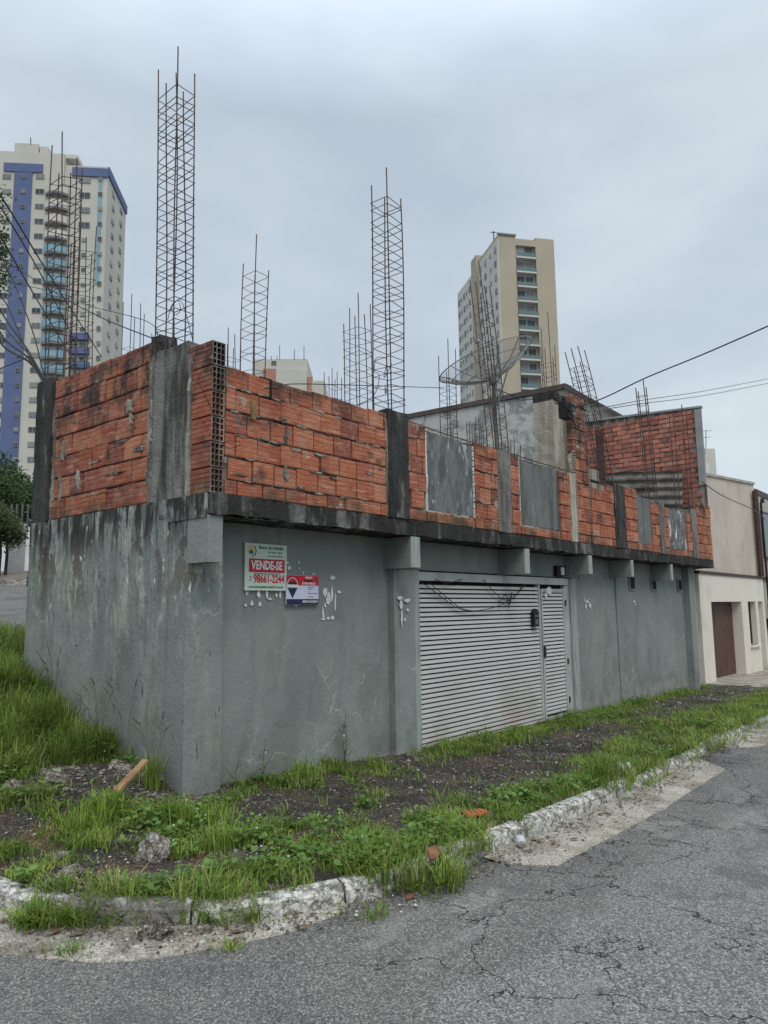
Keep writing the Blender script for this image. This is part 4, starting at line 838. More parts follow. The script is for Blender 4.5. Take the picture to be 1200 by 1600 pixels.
# rear gabled house: grey rendered gable facing the lot
Gb = tag(empty('gabled_house'), 'grey mottled gable end with dark roof edge behind the parapet', 'house'); GX = PWX + .35
gp = lambda px, py_: onX(px, py_, GX)
ap = gp(885, 606); lf = gp(560, 668); rt = gp(972, 655); cr_ = gp(866, 612)
MB().poly_prism([(GX, cr_.y, -.5), (GX, lf.y, -.5), (GX, lf.y, lf.z), (GX, cr_.y, cr_.z)], (7, 0, 0)).build('gable_wall', 'gable', Gb)
MB().poly_prism([(GX + .01, rt.y, -.5), (GX + .01, cr_.y, -.5), (GX + .01, cr_.y, cr_.z), (GX + .01, ap.y, ap.z), (GX + .01, rt.y, rt.z)], (6.8, 0, 0)).build('front_part', 'pale_render', Gb)
MB().poly_prism([(GX - .06, ap.y + .1, ap.z - .02), (GX - .06, lf.y, lf.z - .02), (GX - .06, lf.y, lf.z + .13), (GX - .06, ap.y, ap.z + .13)], (.5, 0, 0)).build('roof_edge', 'roof_edge', Gb)
MB().poly_prism([(GX - .1, rt.y - .3, rt.z - .22), (GX - .1, ap.y + .06, ap.z - .0), (GX - .1, ap.y + .06, ap.z + .14), (GX - .1, rt.y - .3, rt.z - .1)], (.5, 0, 0)).build('roof_edge', 'roof_edge', Gb)
q = gp(915, 640); MB().poly_prism([(GX - .03, q.y + .2, 5.0), (GX - .03, rt.y, 5.0), (GX - .03, rt.y, rt.z - .5), (GX - .03, q.y + .2, q.z + .0)], (.03, 0, 0)).build('grey_panel', 'grey_render', Gb)  # darker grey panel below the front roof slope
# cream house
H = tag(empty('cream_house'), 'two storey cream house with brown garage door and stained upper wall', 'house')
hx0, hx1 = PWX + .22, 22.15
MB().poly_prism([(hx0, .06, 2.60), (hx1, .06, 2.60), (hx1, .06, 5.62), (hx0, .06, 5.15)], (0, 9, 0)).build('upper_wall', 'house_upper', H)
MB().poly_prism([(hx0, .02, 5.15), (hx1 + .05, .02, 5.62), (hx1 + .05, .02, 5.70), (hx0, .02, 5.22)], (0, .4, 0)).build('coping', 'pale_render', H)
boxo('ledge', 'brown_trim', H, hx0, -.03, 2.52, hx1 + .1, .2, 2.60)
gd0, gd1, gw0, gw1 = 16.45, 19.4, 20.1, 21.0
boxo('lower_wall', 'house_lower', H, hx0, .0, -.8, gd0, 1.6, 2.52); boxo('lower_wall', 'house_lower', H, gd0, .002, 1.80, hx1, 1.6, 2.518)
boxo('lower_wall', 'house_lower', H, gd1, .001, -.8, gw0, 1.6, 1.80); boxo('lower_wall', 'house_lower', H, gw0, .003, -.8, gw1, 1.6, .50); boxo('lower_wall', 'house_lower', H, gw1, .001, -.8, 21.3, 1.6, 1.80)
boxo('lower_wall', 'house_lower', H, 21.9, .001, -.8, hx1, 1.6, 1.80); boxo('back_wall', 'house_lower', H, hx0, 1.7, -.8, hx1, 9, 2.58)
gdr = MB(); gdr.box(gd0, .30, -.7, gd1, .34, 1.8).build('garage_door', 'brown_gate', H)
for k in range(13): boxo('door_plank', 'brown_gate', H, gd0 + k * .227, .27 + random.uniform(0, .008), -.6, gd0 + k * .227 + .218, .30, 1.79)
wf = MB(); wf.box(gw0, .16, .5, gw0 + .05, .22, 1.8).box(gw1 - .05, .16, .5, gw1, .22, 1.8).box(gw0, .16, 1.74, gw1, .22, 1.8).box(gw0, .16, .5, gw1, .22, .56).box(gw0 + .42, .16, .5, gw0 + .46, .22, 1.8)
wo = wf.build('window', 'brown_trim', H); MB().box(gw0 + .05, .18, .56, gw1 - .05, .195, 1.74).build('pane', 'dark_glass', wo); boxo('window_sill', 'house_lower', H, gw0 - .06, -.07, .44, gw1 + .06, .1, .5)
boxo('door', 'house_lower', H, 21.3, .5, -.7, 21.9, .56, 1.8)
MB().tube([(21.75, -.06, 2.6), (21.75, -.06, 5.35)], .09, 8).build('drainpipe', 'brown_trim', H)
MB().tube([(15.75, -.1, 3.25), (15.8, -.12, 3.1), (15.95, -.12, 3.12)], .02, 5).build('hook', 'cable', H)
# next house along, edge in view
N2 = tag(empty('pale_house'), 'pale house at the right edge beyond the cream one, with service pipe', 'house')
MB().poly_prism([(22.2, .05, -1), (30, .05, -1), (30, .05, 5.3), (22.2, .05, 5.3)], (0, 8, 0)).build('wall', 'pale_render', N2); boxo('ledge', 'brown_trim', N2, 22.2, -.02, 2.5, 30, .1, 2.6)
MB().poly_prism([(22.3, .03, 5.31), (30, .03, 5.31), (30, .03, 5.5), (22.3, .03, 5.5)], (0, 8, 0)).build('roof', 'roof_edge', N2)
for z0_, z1_ in ((3.2, 4.8), (.6, 1.7)):
    w_ = boxo('window', 'brown_trim', N2, 22.7, .0, z0_, 23.8, .045, z1_); MB().box(22.78, -.01, z0_ + .08, 23.72, -.002, z1_ - .08).build('pane', 'dark_glass', w_)
MB().tube([(22.35, -.08, -.5), (22.35, -.08, 5.0), (22.4, -.1, 5.15), (22.52, -.1, 5.2), (22.6, -.1, 5.05)], .035, 6).build('service_pipe', 'cable', N2)
MB().box(22.42, -.06, .9, 22.62, .04, 1.25).build('meter_box', 'cable', N2)

# ================================================================== FAR TOWERS
def hdir(px): r = ray(px, 949); v = Vector((r[0], r[1], 0)); return v.normalized()
def far_window_mesh(w, h, t=.12):
    mb = MB(); f = .06
    mb.box(-w / 2, -t, -h / 2, w / 2, 0, h / 2, 0); mb.box(-w / 2 + f, -t - .02, -h / 2 + f, -.04, -t + .01, h / 2 - f, 1); mb.box(.04, -t - .02, -h / 2 + f, w / 2 - f, -t + .01, h / 2 - f, 1)
    return mb.me('window', ['win_frame', 'win_glass'])
def put_win(par, P, dirv, me, name='window'):
    n_ = Vector((dirv.y, -dirv.x, 0)); toc = Vector((CAM[0] - P[0], CAM[1] - P[1], 0)); n_ = n_ if n_.dot(toc) > 0 else -n_; return link(name, me, par, tuple(P), (0, 0, math.atan2(n_.x, -n_.y)))
def prism_xy(par, name, mat, pts, z0, z1): return MB().poly_prism([(p.x, p.y, z0) for p in pts], (0, 0, z1 - z0)).build(name, mat, par)
# blue striped tower
T = tag(empty('apartment_tower'), 'tall cream apartment tower with blue vertical stripe and pale blue balconies', 'building')
C = at(169, 261, 139); sdv = hdir(480); fd = Vector((sdv.y, -sdv.x, 0))          # side runs back; front runs to the left
if fd.dot(LAT) > 0: fd = -fd
fr = -fd                                                                         # left to right along the front
nrm = Vector((fr.y, -fr.x, 0));
if nrm.dot(Vector((CAM[0] - C.x, CAM[1] - C.y, 0))) < 0: nrm = -nrm
def fpt(px, py_, off=0.0): return onP(px, py_, (C.x + nrm.x * off, C.y + nrm.y * off, 0), (nrm.x, nrm.y, 0))
def spt(px, py_, off=0.0):
    sn = fr; return onP(px, py_, (C.x + sn.x * off, C.y + sn.y * off, 0), (sn.x, sn.y, 0))
ZT = C.z; zlow = 4.0
back_pt = spt(197, 322); dlen = (Vector((back_pt.x, back_pt.y, 0)) - Vector((C.x, C.y, 0))).length
xm = fpt(100, 300); xl = fpt(-60, 300)
ztl = fpt(60, 241).z
c0 = Vector((C.x, C.y, 0)); v2 = lambda p: Vector((p.x, p.y, 0))
prism_xy(T, 'wall', 'tower_cream', [v2(xm), c0, c0 + sdv * dlen, v2(xm) + sdv * dlen], zlow, ZT)
prism_xy(T, 'wall', 'tower_cream', [v2(xl) + nrm * .5, v2(xm) + nrm * .5, v2(xm) + sdv * (dlen + 1), v2(xl) + sdv * (dlen + 1)], zlow, ztl)
bp = fpt(23, 260).z
def band(x0, x1, y0, y1, mat, name, off=.7, th=.3):
    a, b = fpt(x0, y0, off), fpt(x1, y0, off); zz = fpt((x0 + x1) / 2, y1, off).z; z0_ = fpt((x0 + x1) / 2, y0, off).z
    a, b = v2(a), v2(b); lo, hi = min(z0_, zz), max(z0_, zz)
    return prism_xy(T, name, mat, [a, b, b - nrm * th, a - nrm * th], lo, hi)
def vstripe(xt0, xt1, yt, yb, mat, name, off):   # true vertical stripe
    a, b = v2(fpt(xt0, yt, off)), v2(fpt(xt1, yt, off)); return prism_xy(T, name, mat, [a, b, b - nrm * .3, a - nrm * .3], zlow if yb is None else fpt(xt0, yb, off).z, fpt((xt0 + xt1) / 2, yt, off).z)
vstripe(23, 51, 262, None, 'tower_blue', 'blue_stripe', .7)
band(6, 67, 255, 268, 'tower_blue', 'blue_band', .75)
band(113, 169, 262, 275, 'tower_blue', 'blue_band', .3, .28)
a = c0 + fr * .02; prism_xy(T, 'blue_band', 'tower_blue', [c0, c0 + sdv * dlen, c0 + sdv * dlen + fr * .3, c0 + fr * .3], ZT - 1.7, ZT)
boxl = lambda name, mat, x0, x1, y0, dd, zt, zb: prism_xy(T, name, mat, [v2(fpt(x0, y0)), v2(fpt(x1, y0)), v2(fpt(x1, y0)) + sdv * dd, v2(fpt(x0, y0)) + sdv * dd], zb, zt)
boxl('roof_block', 'tower_cream', 22, 60, 240, 9, fpt(40, 224).z, ztl); boxl('roof_block', 'tower_cream', 62, 75, 240, 7, fpt(66, 229).z, ztl); boxl('roof_block', 'tower_pale', 66, 122, 240, 10, fpt(100, 241).z, ztl - .5)
vstripe(154.5, 160, 279, 443, 'sky_glass', 'light_blue_stripe', .15)
W1 = far_window_mesh(1.5, .95); W0 = far_window_mesh(.75, .75); W2 = far_window_mesh(2.0, 1.1)
floors = [276 + 23.25 * k for k in range(20)]
for k, yy in enumerate(floors):
    sh = -.030 * (yy - 276)
    for xb, me_, off in ((11, W1, .52), (63, W1, .52), (37, W0, .73)): put_win(T, fpt(xb + sh, yy, off), fr, me_)
    if k < 17:
        put_win(T, fpt(133 - .02 * (yy - 276), yy + 6 , .03), fr, W2 if k < 4 else W0); put_win(T, fpt(157 - .012 * (yy - 276), yy + 4, .17), fr, W0)
    # curved balconies
    if k < 19 and k > 0:
        y0 = yy + 4; sh2 = -.03 * (yy - 276); pa, pb = v2(fpt(73 + sh2, y0, .5)), v2(fpt(108 + sh2, y0, .5)); zz = fpt(88 + sh2, y0, .5).z; seg_ = []
        for i in range(7): t = i / 6; seg_.append(pa.lerp(pb, t) + nrm * (1.5 * math.sin(math.pi * (.12 + .76 * t)) ))
        poly = [pa] + seg_ + [pb]
        prism_xy(T, 'balcony_slab', 'ac', poly, zz - .55, zz - .15); bl = 'sky_glass' if k > 4 else 'tower_pale'
        rail = prism_xy(T, 'balcony_railing', bl, [pa + nrm * .02] + [p + nrm * .03 for p in seg_] + [pb + nrm * .02], zz - .15, zz + 1.15)
for k in range(3): y0 = 520 + 22 * k; band(107, 138, y0, y0 + 10, 'tower_blue', 'blue_panel', .9, 1.2)
for k in range(15):
    zz = ZT - 3.2 - 2.8 * k
    for t in (.30, .72):
        p = c0 + sdv * dlen * t + fr * .05; p.z = zz - t * 0; put_win(T, p, sdv, W1)
MB().tube([tuple(fpt(48, 226)), tuple(fpt(48, 215))], .08, 4).build('antenna', 'dark', T)
# tan tower
T2 = tag(empty('apartment_tower'), 'tan and white apartment tower with a column of recessed balconies', 'building')
C = at(778, 366, 142); sdv = -hdir(350); sdv = hdir(350); fd = Vector((sdv.y, -sdv.x, 0)); fr = fd if fd.dot(LAT) > 0 else -fd
nrm = Vector((fr.y, -fr.x, 0)); nrm = nrm if nrm.dot(Vector((CAM[0] - C.x, CAM[1] - C.y, 0))) > 0 else -nrm
def on_side(px, py_, shift=0.0): return onP(px, py_, (C.x + fr.x * shift, C.y + fr.y * shift, 0), (fr.x, fr.y, 0))
c0 = v2(C); xa = v2(fpt(805, 372)); xb_ = v2(fpt(836, 372)); xr = v2(fpt(865, 374)); zt = C.z; zlow = 3.0
sA = on_side(748, 408); dA = (v2(sA) - c0).length
prism_xy(T2, 'wall', 'tower_tan', [c0, xa, xa + sdv * dA, c0 + sdv * dA], zlow, zt)
prism_xy(T2, 'wall', 'tower_tan', [xb_, xr, xr + sdv * dA, xb_ + sdv * dA], zlow, fpt(850, 373).z)
prism_xy(T2, 'wall', 'tower_pale', [xa + sdv * .9, xb_ + sdv * .9, xb_ + sdv * dA, xa + sdv * dA], zlow, fpt(820, 375).z)
prism_xy(T2, 'lintel', 'tower_tan', [xa + nrm * .0, xb_, xb_ + sdv * .89, xa + sdv * .89], fpt(820, 384).z, fpt(820, 375).z)
prism_xy(T2, 'side_cladding', 'tower_pale', [c0 - fr * .15, c0 - fr * .002, c0 + sdv * dA - fr * .002, c0 + sdv * dA - fr * .15], zlow, zt - .8)
# setback wing and core
CD, WD = 3.2, dA * .85; SH = -.6; 
prism_xy(T2, 'wall', 'tower_tan', [c0 + sdv * (dA + .01) - fr * .6, c0 + sdv * (dA + .01) + fr * 9, c0 + sdv * (dA + CD) + fr * 9, c0 + sdv * (dA + CD) - fr * .6], zlow, zt + 1.2)
pL = on_side(713, 450, SH); pM = on_side(738, 418, SH); dL = (v2(pL) - (c0 + fr * SH)).length
prism_xy(T2, 'wall', 'tower_pale', [c0 + sdv * (dA + CD + .01) + fr * (SH), c0 + sdv * (dA + CD + .01) + fr * 6, c0 + sdv * (dA + CD + WD) + fr * 6, c0 + sdv * (dA + CD + WD) + fr * (SH)], zlow, zt - 1.8)
prism_xy(T2, 'roof_block', 'tower_tan', [c0 + sdv * 3 + fr * .8, c0 + sdv * 3 + fr * 8.6, c0 + sdv * (dA + 6) + fr * 8.6, c0 + sdv * (dA + 6) + fr * .8], zt, fpt(778, 357).z)
prism_xy(T2, 'coping', 'ac', [c0 - fr * .3 + nrm * .25, c0 + fr * 3.6 + nrm * .25, c0 + fr * 3.6 + nrm * .02, c0 - fr * .3 + nrm * .02], zt - .1, zt + .25)
BG = MB(); 
for k in range(12):
    yy = 398 + 22.7 * k; a, b = xa + fr * .05 + nrm * .0, xb_ - fr * .05; zz = fpt(820, yy, 0).z
    prism_xy(T2, 'balcony_slab', 'tower_pale', [a + nrm * .3, b + nrm * .3, b + sdv * .85, a + sdv * .85], zz - .8, zz - .5)
    prism_xy(T2, 'balcony_railing', 'tank', [a + nrm * .3, b + nrm * .3, b + nrm * .22, a + nrm * .22], zz - .5, zz + .25)
    for t in (.28, .72):
        p = a.lerp(b, t) + sdv * .88; p.z = zz + .75; put_win(T2, p, fr, far_window_mesh(1.5, 2.1) if k == 0 and t < .5 else bw, 'balcony_door') if k or t > .5 else None
        if k == 0 and t < .5: bw = far_window_mesh(1.5, 2.1)
WS = far_window_mesh(.9, 1.2); WT = far_window_mesh(.45, .8)
for k in range(13):
    for dist_, me_ in ((.12, WS), (.36, WT), (.62, WS), (.88, WS)):
        p = c0 + sdv * dA * dist_ - fr * .16; p.z = zt - 2.6 - 2.8 * k; put_win(T2, p, -sdv, me_)
    for dist_, me_ in ((CD + WD * .12, WS), (CD + WD * .33, WT), (CD + WD * .5, WS), (CD + WD * .7, WT), (CD + WD * .87, WS)):
        p = c0 + sdv * (dA + dist_) + fr * (SH - .02); p.z = zt - 4.4 - 2.8 * k; put_win(T2, p, -sdv, me_)
an = MB()
for px in (783, 800): a, b = fpt(px, 362) + sdv * 4, fpt(px, 345 if px == 783 else 352) + sdv * 4; an.tube([tuple(a), tuple(b)], .1, 4)
a, b = fpt(778, 347) + sdv * 4, fpt(786, 347) + sdv * 4; an.tube([tuple(a), tuple(b)], .08, 4); an.build('antenna', 'dark', T2)
# small buildings between
M_ = tag(empty('apartment_block'), 'cream and salmon block top peeping over the parapet between rebar cages', 'building')
C = at(480, 561, 150); fr = LAT.copy(); sdv = Vector((RM[0][2] * -1, RM[1][2] * -1, 0)).normalized(); nrm = -sdv
def fr_box(par, name, mat, x0, x1, ytop, dd, off=0.0, ybot=640):
    a, b = v2(fpt(x0, ytop, off)), v2(fpt(x1, ytop, off)); return prism_xy(par, name, mat, [a, b, b + sdv * dd, a + sdv * dd], 3, fpt((x0 + x1) / 2, ytop, off).z)
fr_box(M_, 'wall', 'tower_cream', 396, 480, 561, 12); fr_box(M_, 'wall', 'pink', 411, 431, 576, 1, .6); fr_box(M_, 'wall', 'tower_cream', 431, 479, 578, 1, .5); fr_box(M_, 'wall', 'pink', 480.5, 487, 589, 8, .1); fr_box(M_, 'wall', 'tower_cream', 487, 507, 595, 8)
put_win(M_, fpt(428, 567, .05), fr, far_window_mesh(1.0, .8)); 
an = MB()
for px, t in ((437, 540), (460, 545), (475, 540), (424, 556), (433, 556)): an.tube([tuple(fpt(px, 562)), tuple(fpt(px, t))], .06, 4)
an.build('antenna', 'dark', M_)
C = at(1110, 700, 120)
R_ = tag(empty('apartment_block'), 'small grey apartment block top above the cream house roof', 'building')
fr_box(R_, 'wall', 'tower_pale', 1085, 1117, 701, 10); fr_box(R_, 'wall', 'tower_cream', 1090, 1103, 700, 2, 1.5); fr_box(R_, 'wall', 'tower_white', 1090, 1108, 724, 2, 2.5)
for y_ in (706, 727): put_win(R_, fpt(1098, y_, 2.6), fr, W0)
an = MB(); 
for px, t in ((1103, 672), (1096, 680)): an.tube([tuple(fpt(px, 702)), tuple(fpt(px, t))], .06, 4)
an.tube([tuple(fpt(1092, 674)), tuple(fpt(1112, 673))], .04, 3); an.tube([tuple(fpt(1092, 684)), tuple(fpt(1110, 683))], .04, 3); an.build('antenna', 'dark', R_)

# ================================================================== LEFT BACKGROUND
def strip(name, mat, pts, th, par=None):      # pts: list of (px,py,d) edge A and B pairs
    V = [at(*p) for p in pts]; return MB().poly_prism(V, (0, 0, -th)).build(name, mat, par)
tag(strip('far_road', 'asphalt', [(-160, 985, 12.4), (75, 985, 12.4), (75, 912, 29), (-160, 920, 29)], 1.2), kind='structure')
MAT['far_paving'] = plain('far_paving', (.17, .145, .12), .95, 0, .3, 1)
tag(strip('far_pavement', 'far_paving', [(-200, 921, 29), (90, 906, 29), (90, 884, 40), (-200, 896, 40)], 1.5), kind='structure')
k_ = MB(); a, b = at(-200, 918, 28.9), at(90, 906, 28.9); d_ = Vector((RM[0][2], RM[1][2], 0)).normalized() * .25
k_.poly_prism([a + Vector((0, 0, .06)), b + Vector((0, 0, .06)), b + d_ + Vector((0, 0, .06)), a + d_ + Vector((0, 0, .06))], (0, 0, -.6)); tag(k_.build('far_kerb', 'kerb'), kind='structure')
ww = tag(empty('white_wall'), 'long white boundary wall with grey pillar across the side street', 'wall')
a, b = at(-150, 893, 38), at(95, 888, 36); top = 1.9
MB().poly_prism([a - Vector((0, 0, 1)), b - Vector((0, 0, 1)), b + Vector((0, 0, 1.55)), at(40, 830, 36.7), at(22, 817, 37), a + Vector((0, 0, 3.2))], (.15, .25, 0)).build('wall', 'white_wall', ww)
a = at(25, 890, 36.4); boxo('pillar', 'grey_render', ww, a.x - .35, a.y - .3, a.z - .6, a.x + .25, a.y + .2, a.z + 2.1)
fe = MB()
for px in (16, 24, 33, 42, 50): a = at(px, 835, 38.5); fe.tube([(a.x, a.y, a.z - 1), (a.x, a.y, a.z + 1.6)], .05, 4)
tag(fe.build('fence', 'wire'), 'thin grey rail fence posts behind the white wall', 'fence')

def crown(name, par, mat, blobs, n, leaf, seed=1):
    r = np.random.default_rng(seed); V = []; Fc = []; tot = sum(b[3] ** 2 for b in blobs)
    for cx, cy, cz, R_, sq in blobs:
        m_ = int(n * R_ ** 2 / tot)
        # clumps of leaves near the surface of each lobe
        nc = max(6, m_ // 18)
        for c_ in range(nc):
            u = r.normal(size=3); u /= np.linalg.norm(u); rad = R_ * (r.uniform(.5, 1.08)); cc = np.array([cx, cy, cz]) + u * rad * np.array([1, 1, sq])
            for k in range(18):
                p = cc + r.normal(size=3) * leaf * 2.0; a_ = r.normal(size=3); a_ /= np.linalg.norm(a_); b_ = np.cross(a_, r.normal(size=3)); b_ /= np.linalg.norm(b_)
                s_ = leaf * r.uniform(.6, 1.3); i = len(V)
                V += [tuple(p - a_ * s_), tuple(p + b_ * s_ * .45), tuple(p + a_ * s_), tuple(p - b_ * s_ * .45)]; Fc.append((i, i + 1, i + 2, i + 3))
    return link(name, mesh(name, V, Fc, mat), par)
def tree(loc, name, label, blobs, n, leaf, trunk_h, tr, mat='tree_leaf', seed=1, cat='tree'):
    t = tag(empty(name, loc), label, cat); mb = MB(); mb.tube([(0, 0, -.6), (.05, 0, trunk_h * .5), (.0, .05, trunk_h)], tr, 7, r1=tr * .6)
    for bx_ in blobs[:7]: mb.tube([(0, .03, trunk_h * .8), (bx_[0] * .5, bx_[1] * .5, (trunk_h + bx_[2]) / 2), (bx_[0] * .9, bx_[1] * .9, bx_[2])], tr * .4, 5, r1=tr * .1)
    mb.build('trunk', 'bark', t); crown('crown', t, mat, blobs, n, leaf, seed); return t
L0 = at(-8, 890, 42); 
r_ = random.Random(8); bl = [(r_.uniform(-2.4, 2.4), r_.uniform(-1.8, 1.8), r_.uniform(3.4, 6.2), r_.uniform(.9, 1.6), .75) for _ in range(16)]
tree(tuple(L0), 'shade_tree', 'large dark green shade tree behind the white wall', bl, 22000, .12, 3.2, .22, seed=2)
L1 = at(-3, 893, 33); bl = [(r_.uniform(-.9, .9), r_.uniform(-.7, .7), r_.uniform(1.5, 2.6), r_.uniform(.35, .6), .8) for _ in range(9)]
tree(tuple(L1), 'street_tree', 'small street tree with two thin trunks on the far pavement', bl, 7000, .085, 1.7, .10, 'shrub_leaf', 3)
L2 = at(8, 893, 33.5); tree(tuple(L2), 'street_tree', 'thin trunked street tree just left of the grey wall pillar', [(0, 0, 2.0, .5, .8), (.3, 0, 1.8, .4, .8), (-.3, .2, 2.3, .4, .8)], 2500, .085, 1.7, .08, 'shrub_leaf', 4)
# leaf twigs hanging in at the upper left, from a street tree outside the frame
L3 = at(-60, 930, 13.0); t3 = tag(empty('street_tree', (L3.x, L3.y, 1.0)), 'street tree at the left edge whose dark twigs hang across the blue striped tower', 'tree')
top = at(-55, 330, 13.0); mb = MB(); mb.tube([(0, 0, -.2), (top.x - L3.x, top.y - L3.y, top.z - 1)], .14, 8, r1=.08); bls = []
for px, py_, s_ in ((-6, 305, .14), (-4, 330, .1), (-3, 365, .12), (-4, 385, .12), (4, 400, .1), (-2, 425, .18), (-4, 445, .16), (-8, 520, .12), (-25, 340, .35), (-30, 420, .4), (-35, 500, .4), (-50, 380, .6)):
    q = at(px, py_, 12.6); e_ = (q.x - L3.x, q.y - L3.y, q.z - 1); bls.append((*e_, s_, .9)); mb.tube([(top.x - L3.x, top.y - L3.y, e_[2] - .15), ((top.x - L3.x + e_[0]) / 2, (top.y - L3.y + e_[1]) / 2, e_[2] + .12), e_], .014, 4, r1=.004)
mb.build('trunk', 'bark', t3); crown('crown', t3, 'tree_leaf', bls, 3200, .035, 9)
# leaning dark rail by the left end pillar
wire('leaning_rod', [(53, 790, 9.9), (52, 850, 9.9), (43, 916, 9.9)], .022, 'dark leaning rod beside the left end pillar', 'rod')
wire('drainpipe', [(47, 965, 9.6), (47, 1060, 9.6)], .03, 'short black pipe at the foot of the left end pillar', 'pipe')

# ================================================================== GROUND CLUTTER
def foot(p, gap):
    i = int(np.argmin((KPx - p.x) ** 2 + (KPy - p.y) ** 2)); i = min(i, len(KP) - 2); d = (KP[i + 1] - KP[i]).normalized(); nn = Vector((d.y, -d.x, 0)); o = (p.x - KPx[i]) * nn.x + (p.y - KPy[i]) * nn.y
    return Vector((p.x, p.y, 0)) + nn * max(0, gap - o)
def rock(px, py_, z, s_, label, seed, mat='rubble_concrete', flat=.6, name='rock', cat='rock', group=None):
    p = gz(px, py_, z)
    if z == -.12 or z == -.1 and py_ > 1400: p = foot(p, .11 + s_)
    zz = max(h_soil(p.x, p.y) if inside([p.x], [p.y])[0] else h_road(p.x, p.y), z - .3)
    o = blob(name, (p.x, p.y, zz + s_ * flat * .35), (s_, s_ * .8, s_ * flat), mat, None, seed, 3, .5); return tag(o, label, cat, group)
rk_ = 'rubble stones lying in the weeds'
rock(237, 1333, .05, .125, 'largest grey brown rubble stone in the grass behind the kerb', 1, flat=.95, group=rk_)
rock(88, 1203, .42, .10, 'pale lump of concrete on the bare soil at the left', 2, flat=.7, group=rk_); rock(70, 1193, .42, .06, 'small pale stone left of the pale concrete lump', 3, group=rk_); rock(90, 1190, .45, .06, 'small pale stone behind the pale concrete lump', 4, group=rk_)
rock(240, 1240, .08, .12, 'flat concrete slab piece beside the plank at the wall foot', 5, flat=.3, group=rk_); rock(190, 1218, .2, .13, 'broad brown rubble lump behind the plank', 6, flat=.3, group=rk_)
rock(240, 1440, -.1, .055, 'grey stone on the gutter, leftmost of three', 7, flat=.8, group='stones on the gutter'); rock(266, 1440, -.12, .07, 'brown broken stone against the kerb in the gutter', 8, flat=1.0, group='stones on the gutter'); rock(322, 1440, -.1, .05, 'grey stone on the gutter, rightmost of three', 9, flat=.9, group='stones on the gutter')
rock(853, 1276, -.12, .045, 'round pale stone against the kerb, beyond the plastic cup', 10, flat=.9, group=None); rock(975, 1200, -.06, .13, 'white limewashed lump of broken kerb', 11, 'kerb', .8)
rock(20, 1222, .35, .09, 'pale stone half hidden in grass at the left edge', 12, group=rk_); rock(110, 1368, .02, .09, 'flat brown stone in the bare earth near the kerb', 13, flat=.4, group=rk_); rock(95, 1345, .02, .06, 'small brown stone in the bare earth near the kerb', 14, flat=.6, group=rk_)
rock(205, 1190, .3, .05, 'small grey stone on the soil left of the plank', 15, group=rk_)
# plank
a = gz(180, 1268, .12); b = gz(227, 1198, .42); a.z = h_soil(a.x, a.y) + .12; b.z += .05; d_ = (b - a); pk = MB(); sd_ = d_.cross(Vector((0, 0, 1))).normalized() * .04; up_ = Vector((0, 0, .012))
pk.quadbox([a - sd_ - up_, a + sd_ - up_, b + sd_ * .8 - up_, b - sd_ * .8 - up_, a - sd_ + up_, a + sd_ + up_, b + sd_ * .8 + up_, b - sd_ * .8 + up_]); tag(pk.build('plank', 'wood'), 'short brown wooden plank leaning on the rubble by the grey wall', 'plank')
p = gz(742, 1269, 0); tl = tag(empty('broken_tile', (p.x, p.y, h_soil(p.x, p.y) + .035), -.5), 'orange ribbed piece of hollow brick lying on the gravel', 'brick'); MB().box(-.10, -.055, -.01, .10, .055, .012).build('shell', 'terracotta', tl)
for k in range(4): MB().box(-.085 + k * .045, -.045, .0125, -.06 + k * .045, .045, .022).build('rib', 'terracotta', tl)
p = gz(675, 1357, 0); tag(MB().poly_prism([(-.07, -.02, 0), (-.03, -.05, .01), (.06, -.04, .02), (.08, .02, .03), (0, .05, .02)], (0, 0, .02)).build('clay_shard', 'old_terracotta', None, loc=(p.x, p.y, h_soil(p.x, p.y) + .06), rot=(.3, 0, .2)), 'brown clay shard caught in the grass near the road', 'shard')
p = gz(640, 1408, -.12); tag(blob('clay_shard', (p.x, p.y, h_road(p.x, p.y) + .012), (.035, .025, .015), 'old_terracotta', None, 4, 2), 'small red clay shard at the road edge', 'shard')
p = foot(gz(781, 1313, -.12), .17); cp = tag(empty('plastic_cup', (p.x, p.y, h_road(p.x, p.y) + .055), .6), 'crumpled pale plastic cup lying against the kerb', 'cup'); mb = MB()
mb.tube([(-.04, 0, 0), (-.01, .004, .004), (.015, -.004, .0), (.04, 0, .005)], .026, 9, r1=.042, cap=False); mb.tube([(.038, 0, .005), (.044, 0, .005)], .044, 10, cap=False); mb.build('cup_wall', 'plastic', cp)
wire('wire_scrap', [(585, 1438, 3.95), (600, 1410, 4.0), (578, 1400, 4.05), (596, 1432, 3.95)], .003, 'dry wiry stalk lying at the end of the gutter', 'stalk', 'dry_stem')

